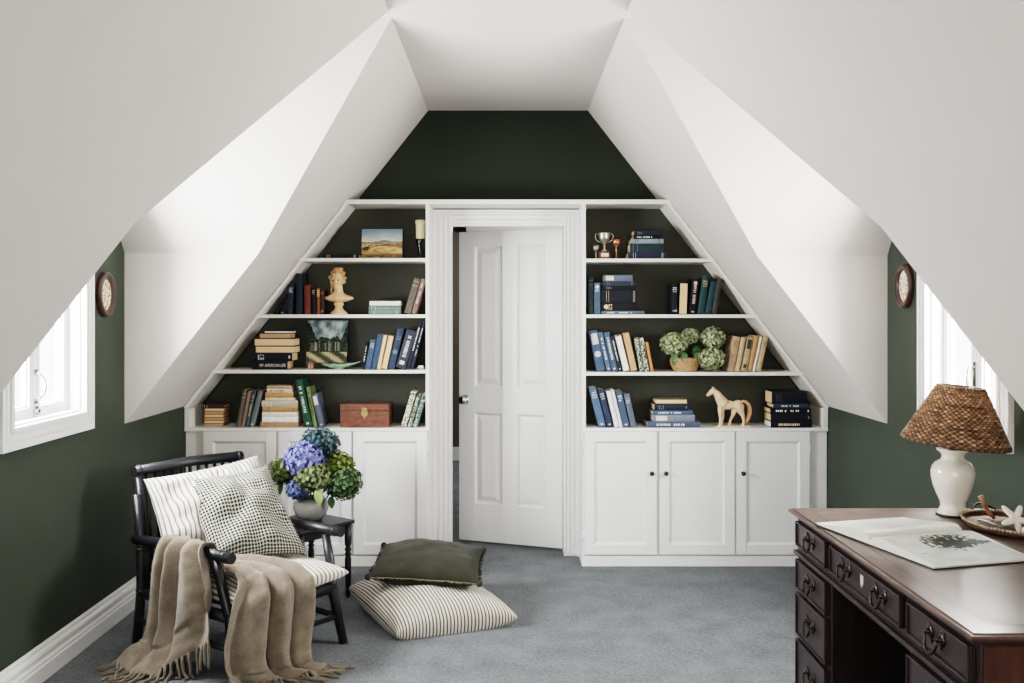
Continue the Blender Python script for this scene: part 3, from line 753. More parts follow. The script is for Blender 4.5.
# chest and shoulders as one loft of ellipses, cut below like a shallow bowl
rows = []
for z, rx, ry in ((.070,.018,.018),(.076,.044,.030),(.083,.068,.038),(.091,.085,.043),(.098,.089,.044),(.104,.081,.042),(.110,.064,.038),(.116,.048,.034),(.123,.036,.030),(.134,.0275,.0255),(.175,.0245,.0255)):
    rows.append([(rx*math.cos(2*math.pi*q/32)-.004*(z-.1)/.08, ry*math.sin(2*math.pi*q/32)-.02*max(0,z-.12), z) for q in range(32)])
i0 = len(b_.v); b_.grid(rows, True, True); b_.face([i0+q for q in range(32)][::-1]); b_.face([i0+10*32+q for q in range(32)])
hx0 = -.008; nv0 = len(b_.v)
b_.ell((hx0,.002,.222),(.034,.039,.046)); b_.ell((hx0-.003,-.012,.200),(.027,.026,.034)); b_.ell((hx0-.005,-.020,.174),(.013,.014,.011))
b_.tube([(hx0-.004,-.034,.222),(hx0-.006,-.046,.200),(hx0-.005,-.040,.196)],[.0042,.0068,.006],8)       # nose
b_.ell((hx0-.0045,-.036,.186),(.011,.006,.0036)); b_.ell((hx0-.0045,-.035,.181),(.009,.006,.0034))
b_.ell((hx0-.018,-.031,.221),(.011,.006,.0035)); b_.ell((hx0+.009,-.033,.221),(.011,.006,.0035))
b_.ell((hx0-.018,-.024,.211),(.007,.007,.006)); b_.ell((hx0+.010,-.026,.211),(.007,.007,.006))
b_.ell((hx0+.033,.002,.205),(.006,.010,.014)); b_.ell((hx0-.036,.002,.205),(.006,.010,.014))
for q in range(nv0, len(b_.v)):
    x, y, z = b_.v[q]; b_.v[q] = (hx0+(x-hx0)*1.06, y*1.06, .150+(z-.165)*1.06)
b_.build('figure', TERRA, bu, remesh=.0024, smoothit=2)
ey = MB()
for sx2 in (-.0175,.0100): ey.ell((hx0+sx2,-.0318,.2125),(.0055,.003,.0030),10,6)
ey.v = [(hx0+(x-hx0)*1.06, y*1.06-.0006, .150+(z-.165)*1.06) for x, y, z in ey.v]
ey.build('eyes', M('shadowed_plaster_eye',(92,58,40),.7), bu)
h_ = MB(); rnd = random.Random(3)
HAIR = M('warm_plaster_hair',(196,148,106),.65,var=.25,scale=60,bump=.4,bscale=90)
for k in range(90):
    a = rnd.uniform(0,2*math.pi); e = rnd.uniform(-.55,1.25)
    x, y, z = math.cos(a)*math.cos(e)*.037, math.sin(a)*math.cos(e)*.042, math.sin(e)*.044
    if y < -.012 and z < .024: continue
    if z < -.005 and y < .004: continue
    h_.ell((hx0+x, .006+y, .228+z), (rnd.uniform(.0075,.0105),)*3, 8, 6)
h_.ell((hx0,.012,.232),(.036,.038,.038)); h_.ell((hx0+.002,.010,.274),(.021,.021,.014))
for k in range(9): h_.ell((hx0+.002+.017*math.cos(k*.698),.010+.017*math.sin(k*.698),.280),(.009,.009,.008),8,6)
h_.tube([(hx0-.026,.018,.200),(hx0-.030,.014,.175),(hx0-.028,-.002,.140)],[.009,.007,.005],10)
h_.v = [(hx0+(x-hx0)*1.22, .004+(y-.004)*1.12, .150+(z-.165)*1.04) for x, y, z in h_.v]
h_.build('hair', HAIR, bu, remesh=.0024, smoothit=1)
# tiny copper house, green leaf dish, white elephant
hb = empty('ornament_house', (XA(311,5.53), 5.53, SHZ['L3'])); COPPER = M('brown_copper',(132,92,66),.4,.5,var=.2,scale=60)
tag(hb, 'tiny brown house-shaped ornament in front of the forest painting', 'ornament')
MB().box(-.017,.017,-.014,.014,0,.033).build('body', COPPER, hb, bevel=.002)
MB().prism([(-.023,-.018,.034),(.023,-.018,.034),(.003,-.018,.052),(-.003,-.018,.052)],(0,.036,0)).build('roof', M('worn_brown_roof',(104,72,50),.6), hb)
ms = MB(); 
for x in (-.010,.006): ms.box(x,x+.006,-.0155,-.0145,.004,.028)
ms.build('window', M('pale_copper',(178,140,112),.4), hb)
gd = empty('leaf_dish', (XA(339,5.53), 5.525, SHZ['L3'])); GLZ = M('green_majolica',(138,166,140),.15,var=.25,scale=25,coat=.5)
tag(gd, 'shallow green glazed leaf-shaped dish on the left painting shelf', 'dish')
rows = []
for r in range(9):
    q = r/8; row_ = []
    for j in range(48):
        a = 2*math.pi*j/48; sc = 1+.09*math.cos(7*a)*q + .25*q*max(0,math.cos(a))**6
        row_.append((.098*q*sc*math.cos(a), .058*q*sc*math.sin(a), .006+.026*q**1.8+.004*q*math.cos(7*a)*q+.012*q*max(0,math.cos(a))**4))
    rows.append(row_)
MB().grid(rows, True, True).build('bowl', GLZ, gd, solid=.009, sub=1)
MB().lathe([(.024,.0),(.03,.004),(.022,.009)],n=20,sy=.8).build('foot', GLZ, gd)
lf = MB(); lf.grid([[(-.035+.07*i/10-.02, .012+.02*(j/6-.5)*2*math.sin(math.pi*i/10), .018+.022*math.sin(math.pi*i/10)-.01*abs(j-3)/3) for i in range(11)] for j in range(7)], True)
lf.build('lid_leaf', M('dark_green_majolica',(70,104,82),.2,var=.3,scale=30), gd, solid=.003)
el = MB(); ew = (XA(421.6,5.5), 5.50, SHZ['L3'])
el.ell((0,0,.016),(.013,.008,.009)); el.ell((-.014,0,.017),(.007,.006,.007)); el.tube([(-.019,0,.017),(-.023,0,.010),(-.021,0,.004)],[.003,.0022,.0018],8)
for sx2 in (-.008,.008):
    for sy2 in (-.004,.004): el.tube([(sx2,sy2,.012),(sx2,sy2,.0005)],[.0035,.003],8)
el.ell((-.010,-.006,.017),(.004,.0015,.005)); el.ell((-.010,.006,.017),(.004,.0015,.005))
tag(el.build('elephant_figurine', M('white_porcelain',(232,230,226),.2), None, ew, remesh=.0012, smoothit=2), 'tiny white elephant figurine beside the door upright on the left painting shelf', 'figurine')
# wooden box
wb = empty('wooden_box', (XA(364.5,YF+.02), YF+.02, CW)); bwid = 49*.00582; bh = 23.5*.00582
BOXW = M('figured_red_wood',(108,66,48),.35,var=.45,scale=16,stretch=(1.5,1,3),coat=.2)
tag(wb, 'reddish wooden keepsake box with a brass clasp on the left worktop', 'box')
MB().box(-bwid/2,bwid/2,0,.17,.003,bh*.70).build('body', BOXW, wb, bevel=.003)
MB().box(-bwid/2-.001,bwid/2+.001,-.001,.171,bh*.705,bh).build('lid', BOXW, wb, bevel=.004)
cl = MB(); cl.box(-.018,.018,-.004,0,bh*.52,bh*.69); cl.box(-.015,.015,-.005,-.001,bh*.71,bh*.84); cl.cyl((0,-.009,bh*.62),(0,-.003,bh*.62),.006); cl.prism([(-.01,-.004,bh*.52),(.01,-.004,bh*.52),(0,-.004,bh*.36)],(0,.004,0))
cl.build('clasp', M('aged_brass',(178,158,112),.35,.8,var=.15), wb)
# trophies
SILV = M('tarnished_silver',(190,184,170),.28,.9,var=.2,scale=40); COPP = M('copper_cup',(190,128,96),.3,.9,var=.15)
yt = 5.53; kt = yt/F
tc_ = empty('trophy_cup', (XA(604.2,yt), yt, SHZ['R1']))
tag(tc_, 'two-handled silver trophy cup on a wooden base', 'trophy')
MB().lathe([(.040,0),(.041,.004),(.036,.012),(.036,.036),(.032,.044),(.022,.046),(.0001,.046)], n=28).build('base', M('trophy_wood',(122,72,48),.4,var=.2), tc_)
MB().prism([(-.022,-.0368,.014),(.022,-.0368,.014),(.022,-.0368,.034),(-.022,-.0368,.034)],(0,-.003,0)).build('plaque', SILV, tc_)
MB().lathe([(.018,.046),(.016,.052),(.006,.062),(.005,.080),(.012,.092),(.026,.108),(.033,.128),(.034,.150),(.036,.155),(.033,.155),(.030,.130),(.01,.10),(.0001,.098)], n=28).build('cup', SILV, tc_)
for sg in (-1,1):
    MB().tube([(sg*.032,0,.143),(sg*.046,0,.150),(sg*.054,0,.138),(sg*.048,0,.116),(sg*.034,0,.104),(sg*.018,0,.098)],[.0028]*6,8).build('handle', SILV, tc_)
g1 = empty('goblet', (XA(596,yt-.02), yt-.02, SHZ['R1'])); tag(g1, 'small silver goblet left of the trophy cup', 'goblet', 'goblets beside the trophy')
MB().lathe([(.014,0),(.014,.003),(.004,.007),(.0035,.045),(.010,.050),(.017,.058),(.018,.080),(.016,.080),(.014,.06),(.0001,.055)], n=24).build('cup', SILV, g1)
g2 = empty('goblet', (XA(616.3,yt), yt, SHZ['R1'])); tag(g2, 'taller copper goblet right of the trophy cup', 'goblet', 'goblets beside the trophy')
MB().lathe([(.017,0),(.017,.003),(.005,.008),(.004,.05),(.005,.075),(.016,.085),(.024,.096),(.022,.105),(.025,.118),(.022,.118),(.019,.1),(.0001,.09)], n=24).build('cup', COPP, g2)

# ------------------------------------------------------------------ HORSE
HM = M('pale_carved_horse',(224,196,164),.6,var=.14,scale=28,bump=.2,bscale=60)
kh = 5.52/F/7.314
def hp(x, y, d=0): return ((x-270)*kh, d, (368-y)*kh)
hr = empty('horse_figurine', (XA(695+270/7.314,5.52), 5.53, CW+.0))
tag(hr, 'pale carved horse figurine standing on a thin plinth on the right worktop', 'figurine')
hm = MB()
def limb(pts, rad): hm.tube([hp(*q) for q in pts], [r*kh*1.12 for r in rad], 12)
hm.ell(hp(250,212),(58*kh,30*kh,34*kh)); hm.ell(hp(205,212),(34*kh,29*kh,38*kh)); hm.ell(hp(315,210),(40*kh,32*kh,36*kh)); hm.ell(hp(278,214),(50*kh,29*kh,30*kh))
limb([(212,205),(188,170),(162,128),(140,104)],[40,32,23,17])
limb([(142,104),(122,116),(102,134),(90,145)],[18,17,12,9]); hm.ell(hp(136,106),(18*kh,13*kh,17*kh))
limb([(134,92,-.004),(124,74,-.005)],[6,2]); limb([(142,92,.004),(136,76,.005)],[6,2])
for d in (-.013,):
    limb([(186,225,d),(183,270,d),(187,300,d),(184,335,d),(182,350,d)],[20,14,11,8,9]); limb([(182,350,d),(178,364,d)],[9,13])
limb([(206,228,.014),(206,270,.014),(210,300,.014),(204,332,.014),(203,350,.014)],[18,13,11,8,9]); limb([(203,350,.014),(199,364,.014)],[9,13])
limb([(322,215,-.014),(334,258,-.014),(350,292,-.014),(355,330,-.014),(352,350,-.014)],[34,22,12,8,9]); limb([(352,350,-.014),(348,364,-.014)],[9,13])
limb([(305,225,.015),(290,265,.015),(283,290,.015),(266,325,.015),(262,348,.015)],[30,19,12,8,9]); limb([(262,348,.015),(256,364,.015)],[9,13])
hm.build('body', HM, hr, remesh=.0022, smoothit=2)
tl = MB(); tl.tube([hp(338,188),hp(362,180),hp(388,196),hp(404,232),hp(404,270),hp(392,310),hp(376,340),hp(366,352)],[q*kh for q in (9,12,15,16,17,17,13,3)],12)
tl.build('tail', M('tan_horse_hair',(206,160,122),.7,var=.2,scale=90,bump=.4,bscale=120), hr, sub=1)
mn = MB()
for q in range(12):
    t = q/11; x = 140+t*78; y = 92+t*92+(-8*math.sin(t*3.1))
    mn.tube([hp(x+4,y-2,0), hp(x+13,y+8,-.008), hp(x+6,y+34,-.0125-.003*t)],[9*kh,9*kh,3*kh],8)
mn.build('mane', M('tan_horse_hair',(206,160,122)), hr, sub=1)
MB().box(hp(140,0)[0],hp(402,0)[0],-.032,.032,0,.0055).build('plinth', HM, hr, bevel=.001)

# ------------------------------------------------------------------ HYDRANGEAS
PET = attrmat('hydrangea_petals', .75, spec=.2)
LEAFM = M('hydrangea_leaf',(62,92,52),.45,var=.35,scale=30,bump=.2,bscale=60)
LEAFL = M('pale_hydrangea_leaf',(132,152,96),.5,var=.2,scale=30)
STEMM = M('green_stem',(70,92,50),.6,var=.2)
def leaf(mb, base, direc, up, ln, wd, droop=.3):
    base = Vector(base); d = Vector(direc).normalized(); n = Vector(up); sd = d.cross(n).normalized(); n = sd.cross(d).normalized()
    rows = []
    for i in range(9):
        t = i/8; wv = wd*math.sin(math.pi*min(1,t*.95+.03))**.8*(1-t*.35)
        rows.append([base + d*ln*t + sd*wv*q + n*(-droop*ln*t*t + .18*wd*abs(q)) for q in (-1,-.5,0,.5,1)])
    mb.grid(rows, True)
def hydrangea(center, rad, base, pals, label, group, n=130, psize=.0105, seed=0, squash=.85, leaves=(), leafmat=None, name='hydrangea'):
    rnd = random.Random(seed); base = Vector(base); c = Vector(center)-base
    psize *= .98; n = int(n*1.9)
    root = empty(name, base); tag(root, label, 'flower', group)
    h = MB(); ga = math.pi*(3-math.sqrt(5))
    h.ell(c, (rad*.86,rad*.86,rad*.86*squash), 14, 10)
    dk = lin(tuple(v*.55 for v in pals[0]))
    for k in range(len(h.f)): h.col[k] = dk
    for k in range(n):
        z = 1-2*(k+.5)/n; r = math.sqrt(1-z*z); th = ga*k
        nrm = Vector((r*math.cos(th), r*math.sin(th), z)) + Vector((rnd.uniform(-.16,.16),)*1+(rnd.uniform(-.16,.16),rnd.uniform(-.16,.16)))
        nrm.normalize()
        p = c + Vector((nrm.x, nrm.y, nrm.z*squash))*rad*rnd.uniform(.86,1.05)
        nn = (nrm + Vector((rnd.uniform(-.5,.5),rnd.uniform(-.5,.5),rnd.uniform(-.5,.5)))).normalized()
        a = nn.orthogonal().normalized(); b2 = nn.cross(a); ph = rnd.uniform(0,1.57)
        col = mixc(rnd.choice(pals), rnd.choice(pals), rnd.random()*.6); f = rnd.uniform(.78,1.15); col = tuple(min(250,v*f) for v in col)
        for q in range(4):
            an = ph+q*math.pi/2
            d = a*math.cos(an)+b2*math.sin(an); e = nn.cross(d); s_ = psize*rnd.uniform(.85,1.15)
            pts = [p, p+d*s_*.55-e*s_*.5+nn*s_*.22, p+d*s_*1.1+nn*s_*.12, p+d*s_*.55+e*s_*.5+nn*s_*.22]
            h.poly(pts, col=lin(tuple(v*(.9 if q%2 else 1) for v in col)))
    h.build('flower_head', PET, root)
    mid = c*.5 + Vector((0,0,.02))
    MB().tube([(0,0,0), tuple(c*.35+Vector((0,0,.01))), tuple(mid), tuple(c)], .0035, 6).build('stem', STEMM, root)
    for (o_, d, ln, wd, lm) in leaves:
        lb = MB(); leaf(lb, Vector(o_)-base, d, (0,-.3,1), ln, wd); lb.build('leaf', lm, root, solid=.001)
    return root
# vase group on the side table
TABZ = .402
vc = Vector((XA(311,4.89), 4.89, TABZ))
vs = MB().lathe([(.045,0),(.058,.004),(.080,.030),(.0915,.062),(.088,.090),(.074,.110),(.068,.116),(.064,.113),(.072,.100),(.080,.07),(.05,.02),(.0001,.016)], n=44).build('round_vase', M('grey_glazed_ceramic',(132,131,126),.22,var=.06,scale=10,coat=.4), None, vc)
tag(vs, 'round grey ceramic vase of hydrangeas on the black side table', 'vase')
vb = vc + Vector((0,0,.05))
GH = 'hydrangeas in the grey vase'
def PV(px, py, Y): return P(px, py, Y)
hydrangea(PV(304.3,459,4.82), .100, vb+Vector((-.02,-.015,0)), [(128,138,206),(150,158,220),(112,120,190),(140,140,196)], 'large violet blue hydrangea at the front of the grey vase', GH, 170, .0135, 1)
hydrangea(PV(319.7,444,4.92), .104, vb+Vector((0,.02,0)), [(72,98,112),(92,122,132),(62,82,94),(100,116,104)], 'teal hydrangea standing highest in the grey vase', GH, 190, .0105, 2)
hydrangea(PV(281.5,472,4.88), .078, vb+Vector((-.035,.0,0)), [(104,118,66),(126,138,86),(80,92,54),(110,104,70)], 'olive green hydrangea at the left of the grey vase', GH, 140, .0105, 3,
          leaves=[(PV(283,482,4.87),(-.4,-.2,-1),.07,.022,LEAFM)])
hydrangea(PV(312,476,4.80), .098, vb+Vector((0,-.03,0)), [(112,128,84),(134,142,98),(104,104,72),(140,150,124)], 'mottled sage hydrangea at the centre front of the grey vase', GH, 180, .0108, 4,
          leaves=[(PV(317,489,4.74),(.3,-.4,-.9),.085,.028,LEAFL)])
hydrangea(PV(337,466,4.93), .092, vb+Vector((.02,.02,0)), [(116,130,62),(138,150,78),(92,108,54)], 'yellow green hydrangea at the upper right of the grey vase', GH, 150, .0105, 5,
          leaves=[(PV(347,468,4.92),(.9,-.2,.5),.05,.018,LEAFM)])
hydrangea(PV(343,483,4.85), .100, vb+Vector((.035,-.005,0)), [(76,96,60),(96,116,72),(72,104,84),(108,124,84)], 'dark green teal hydrangea drooping at the right of the grey vase', GH, 190, .0105, 6,
          leaves=[(PV(330,497,4.83),(.3,-.2,-1),.06,.024,LEAFM)])
hydrangea(PV(298,489,4.80), .060, vb+Vector((-.025,-.03,0)), [(92,108,160),(112,122,170),(86,104,128)], 'small blue hydrangea low at the left rim of the grey vase', GH, 110, .0105, 7)
# shelf hydrangeas in a low basket
bk_ = Vector((XA(686,5.53), 5.555, SHZ['R3']))
bs = MB(); nrow = 9
for r in range(nrow):
    q = r/(nrow-1); rr = .062+.022*math.sin(q*2.0); z = .006+q*.068
    bs.tube([((rr+.0035*(1 if (j+r)%2 else -1))*math.cos(2*math.pi*j/36), (rr+.0035*(1 if (j+r)%2 else -1))*.8*math.sin(2*math.pi*j/36), z) for j in range(37)], .0052, 6, caps=False)
bs.lathe([(.060,.002),(.066,.03),(.078,.07),(.074,.07),(.058,.01),(.0001,.006)], n=30, sy=.8)
tag(bs.build('woven_basket', M('pale_straw',(176,142,104),.8,var=.2,scale=40), None, bk_), 'low woven straw basket holding green hydrangeas on a right shelf', 'basket')
bb_ = bk_+Vector((0,0,.055)); GS = 'hydrangeas in the straw basket'
WG = [(176,190,140),(202,208,172),(150,168,112),(190,196,158),(214,214,190)]
hydrangea(P(673.6,344,5.51), .078, bb_+Vector((-.02,-.01,0)), WG, 'pale green hydrangea at the left of the straw basket', GS, 210, .0088, 11,
          leaves=[(P(676,352,5.52),(-.3,-.3,-.9),.075,.028,LEAFM),(P(684,352,5.50),(0,-.4,-.9),.07,.026,LEAFM)])
hydrangea(P(690.5,336,5.58), .052, bb_+Vector((.0,.02,0)), WG, 'smallest pale green hydrangea at the back of the straw basket', GS, 140, .0085, 12,
          leaves=[(P(697,346,5.54),(-.2,-.5,-.6),.08,.03,LEAFM)])
hydrangea(P(713,337.5,5.55), .072, bb_+Vector((.03,.01,0)), WG, 'pale green hydrangea standing up at the right of the straw basket', GS, 200, .0088, 13,
          leaves=[(P(702,349,5.53),(-.9,-.2,-.1),.07,.028,LEAFM)])
hydrangea(P(711.5,358.5,5.50), .078, bb_+Vector((.035,-.02,0)), WG, 'pale green hydrangea drooping over the right edge onto the shelf', GS, 210, .0088, 14)

# ------------------------------------------------------------------ OVAL PLAQUES
for s, XWALL, cy_, cz_, lb in ((-1,XL,4.372,1.562,'oval dark wood wall frame with pale insert on the left wall'),(1,XR,4.39,1.602,'oval dark wood wall frame with pale insert on the right wall')):
    ro = empty('oval_wall_plaque', (XWALL, cy_, cz_)); tag(ro, lb, 'wall plaque', 'oval plaques beside the windows')
    i = -s; prof = [(1.0,.0),(1.0,.014),(.95,.024),(.86,.026),(.80,.018),(.74,.022),(.70,.012),(.70,.0)]
    g = MB(); g.grid([[(i*(d+.001), (.086-.086*(1-q))*math.cos(2*math.pi*j/48), .105*q*math.sin(2*math.pi*j/48)) for j in range(48)] for q, d in prof], True, True)
    g.build('frame', M('turned_dark_wood',(62,36,30),.3,var=.3,scale=20,coat=.3), ro)
    ins = MB(); ins.poly([(i*.011, .062*math.cos(2*math.pi*j/40), .076*math.sin(2*math.pi*j/40)) for j in range(40)])
    ins.build('insert', floral('embroidered_cream',(150,122,96),(226,212,186),75), ro)

# ------------------------------------------------------------------ DESK
DX0, DX1, DY0, DY1, DZ = 1.031, 1.842, 2.093, 3.462, .76
desk = empty('pedestal_desk', (DX0, DY0, 0))
tag(desk, 'antique mahogany pedestal desk with leather top by the right window', 'desk')
dW, dL = DX1-DX0, DY1-DY0
dt = MB(); loops = [(.018,-.026),(.012,-.022),(.008,-.017),(.001,-.013),(0,-.008),(.003,-.004),(.010,-.003),(.014,0)]
rows = []
for o_, z in loops: rows.append([(o_,o_,DZ+z),(dW-o_,o_,DZ+z),(dW-o_,dL-o_,DZ+z),(o_,dL-o_,DZ+z)])
dt.grid(rows, False, True); o_ = .014
inl = .085
A = [(o_,o_,DZ),(dW-o_,o_,DZ),(dW-o_,dL-o_,DZ),(o_,dL-o_,DZ)]
dt.poly(A); o_ = .018; z = DZ-.026
dt.poly([(o_,o_,z),(o_,dL-o_,z),(dW-o_,dL-o_,z),(dW-o_,o_,z)])
TOPW = M('walnut_desk_top',(80,58,50),.3,var=.32,scale=7,stretch=(7,1,1),coat=.4)
dt.build('desk_top', TOPW, desk)
dl = MB(); ch = .035
def oct_(a, z, ch): return [(a+ch,a,z),(dW-a-ch,a,z),(dW-a,a+ch,z),(dW-a,dL-a-ch,z),(dW-a-ch,dL-a,z),(a+ch,dL-a,z),(a,dL-a-ch,z),(a,a+ch,z)]
dl.poly(oct_(.075,DZ+.0008,.012)); lo = dl.build('leather_inlay', LEATHER, desk)
tl_ = MB()
for a in (.088,.105):
    A = oct_(a,DZ+.0012,.014); B = oct_(a+.004,DZ+.0012,.014)
    for k in range(8): tl_.poly([A[k],A[(k+1)%8],B[(k+1)%8],B[k]])
tl_.build('tooled_border', M('faded_gold_tooling',(116,98,82),.4,.3,var=.2), lo)
fx = .018                                  # drawer front plane offset from the top edge
zc0 = .600; zt_ = DZ-.026
bd = MB()
yb0, yb1 = .016, dL-.016
bd.box(fx+.012, dW-.02, yb0, yb1, zc0, zt_)                     # frieze box
# canted corners
for (ya, yb) in ((.04,.36),(dL-.36,dL-.04)): pass
p1 = (yb0+.004, 2.508-.02-DY0); p2 = (3.085-DY0, yb1-.004)
bd.build('frieze', MAHOG, desk, bevel=.003)
md = MB(); md.box(fx-.002, dW-.02, yb0-.006, yb1+.006, zc0-.006, zc0+.010); md.build('moulding', MAHOG, desk, bevel=.004)
for k, (a, c) in enumerate((p1, p2)):
    pe = MB(); pe.box(fx+.014, dW-.02, a, c, .07, zc0-.006)
    po = pe.build('pedestal', MAHOG, desk, bevel=.003)
    pl = MB(); pl.box(fx-.004, dW-.01, a-.014, c+.014, .075, .098); pl.box(fx+.004, dW-.01, a-.008, c+.008, .098,.108)
    pl.box(fx+.01, dW-.02, a+.004, c-.004, .04, .075)
    for ya, yb in ((a-.014,a+.075),(c-.075,c+.014)):
        pl.prism([(fx-.004,ya,.0),(fx-.004,yb,.0) if ya < a else (fx-.004,yb,.0),(fx-.004,yb,.075),(fx-.004,ya,.075)],(.07,0,0))
        pl.prism([(dW-.08,ya,.0),(dW-.08,yb,.0),(dW-.08,yb,.075),(dW-.08,ya,.075)],(.07,0,0))
    pl.build('plinth', MAHOG, po, bevel=.006)
# reddish end panels
ep = MB(); ep.box(.035, dW-.05, .012, .016, zc0+.012, zt_-.004); ep.build('end_panel', MAHOGR, desk)
ep = MB(); ep.box(.045, dW-.05, .014, .0205, .115, zc0-.012); ep.build('end_panel', MAHOGR, desk)
MB().box(dW-.08, dW-.06, p1[1], p2[0], .12, zc0-.006).build('modesty_panel', MAHOGR, desk)
def bail(parent, y, z, w=.062):
    h = MB()
    for sg in (-1,1):
        h.ell((fx-.002, y+sg*w/2, z+.010),(.004,.017,.017),12,8); h.ell((fx-.006, y+sg*w/2, z+.010),(.008,.007,.007),10,6)
        h.ell((fx-.001, y+sg*w/2+sg*.007, z+.024),(.002,.008,.008),10,6); h.ell((fx-.001, y+sg*w/2-sg*.006, z-.008),(.002,.007,.009),10,6)
    pts = []
    for k in range(15):
        a = math.pi*k/14
        pts.append((fx-.014-.006*math.sin(a), y-math.cos(a)*w/2*(1+.12*math.sin(a)), z+.008-.040*math.sin(a)**.8))
    h.tube(pts, .0036, 8)
    h.build('handle', PEWTER, parent)
def drawer(y0, y1, z0, z1, handles, key=False):
    d = MB(); d.box(fx, fx+.016, y0, y1, z0, z1)
    fr_ = .007
    for a in ((y0,y0+fr_,z0,z1),(y1-fr_,y1,z0,z1),(y0,y1,z0,z0+fr_),(y0,y1,z1-fr_,z1)): d.box(fx-.006, fx+.002, *a)
    o = d.build('drawer', MAHOG, desk, bevel=.0025)
    for y in handles: bail(o, y, (z0+z1)/2)
    if key:
        e = MB(); e.prism([(fx-.002,(y0+y1)/2-.012,(z0+z1)/2+.022),(fx-.002,(y0+y1)/2+.012,(z0+z1)/2+.022),(fx-.002,(y0+y1)/2+.010,(z0+z1)/2-.002),(fx-.002,(y0+y1)/2,(z0+z1)/2-.014),(fx-.002,(y0+y1)/2-.010,(z0+z1)/2-.002)],(.003,0,0))
        e.build('keyhole', M('pale_bone_inlay',(196,186,176),.4), o)
cols = ((2.135-DY0, 2.468-DY0), (3.10-DY0, 3.417-DY0))
for a, c in cols:
    m_ = (a+c)/2
    drawer(a, c, .634, .722, [m_])
    drawer(a, c, .478, .585, [m_]); drawer(a, c, .312, .464, [m_]); drawer(a, c, .122, .298, [m_])
drawer(2.508-DY0, 3.06-DY0, .634, .722, [2.508-DY0+.14, 3.06-DY0-.14], True)

# ------------------------------------------------------------------ OPEN BOOK
BKO = empty('open_book', (1.115, 2.899, DZ+.0015), math.atan2(.258,.966))
tag(BKO, 'large open picture book lying across the leather desk top', 'book')
bl = .345; pw = .285
PAPER = M('coated_white_paper',(226,224,216),.35,var=.02,scale=6)
def page_z(t, hi): return .003 + hi*((1-t)**1.3)*(1-math.exp(-t*16))*1.25 + .006*(1-t)
for sg, nm, hi in ((1,'left_page',.028),(-1,'right_page',.020)):
    n = 24; rows = []; low = []
    for j in range(n+1):
        t = j/n; z = page_z(t, hi)+.004
        rows.append([(x, sg*pw*t, z) for x in (0,bl*.25,bl*.5,bl*.75,bl)])
    pb = MB(); pb.grid(rows, True)
    pe_ = MB()
    pe_.grid([[(0,sg*pw*j/n,page_z(j/n,hi)+.004) for j in range(n+1)],[(0,sg*pw*j/n,.002) for j in range(n+1)]], False)
    pe_.grid([[(bl,sg*pw*j/n,page_z(j/n,hi)+.004) for j in range(n+1)],[(bl,sg*pw*j/n,.002) for j in range(n+1)]], False)
    pe_.grid([[(x,sg*pw,page_z(1,hi)+.004) for x in (0,bl)],[(x,sg*pw,.002) for x in (0,bl)]], False)
    po = pb.build('page_block', PAPER, BKO)
    nf = len(po.data.polygons)
    i0_ = len(pb.v); pb.v += pe_.v
    for f in pe_.f: pb.face([i0_+q for q in f])
    bpy.data.objects.remove(po)
    po = pb.build('page_block', PAPER, BKO)
    po.data.materials.append(M('layered_page_edges',(214,210,200),.8,var=.35,scale=4,stretch=(2,2,260)))
    for k_, pg in enumerate(po.data.polygons):
        if k_ >= nf: pg.material_index = 1
    if sg < 0:
        # printed picture: soft landscape with a dark tuft of grass
        gx, gy = 110, 90; rows = []
        def pic(u, v):
            n_ = noise.noise((u*6,v*6,2)); n2_ = noise.noise((u*24,v*18,7)); n3_ = noise.noise((u*60,v*40,4))
            c = mixc((228,228,220),(186,196,200), .35+n_*.6+.5*max(0,u-.55))
            dx_, dy_ = (u-.60)/.20, (v-.42)/.19; r = dx_*dx_+dy_*dy_
            if r + n2_*.9 < .8: c = mixc((12,18,14),(30,40,28), .5+n3_)
            dx_, dy_ = (u-.57)/.27, (v-.36)/.22; r2 = dx_*dx_+dy_*dy_
            if not (r + n2_*.9 < .8) and r2 + n2_*1.5 + n3_*.6 < .9: c = mixc((48,62,34),(104,116,72), .5+n3_)
            dx_, dy_ = (u-.80)/.20, (v-.44)/.07
            if dx_*dx_+dy_*dy_ + n2_*.3 < .8: c = mixc((40,48,48), c, .25)
            if abs(u-.12)<.03 and abs(v-.66)<.012: c = (150,150,146)
            return c
        x0, x1, y0, y1 = .012, bl-.012, .05, .97
        for j in range(gy+1):
            t = y0+(y1-y0)*j/gy
            rows.append([(x0+(x1-x0)*i/gx, sg*pw*t, page_z(t,hi)+.0048) for i in range(gx+1)])
        g = MB(); g.grid(rows, True, colf=lambda r,c: lin(pic((c+.5)/gx, (r+.5)/gy)))
        gm = attrmat('printed_picture', .45, spec=.25); g.build('printed_picture', gm, po)
cv = MB(); cv.box(-.004, bl+.004, -pw-.006, pw+.006, 0, .0025); cv.build('cover', M('dark_book_cover',(40,42,42),.5), BKO)

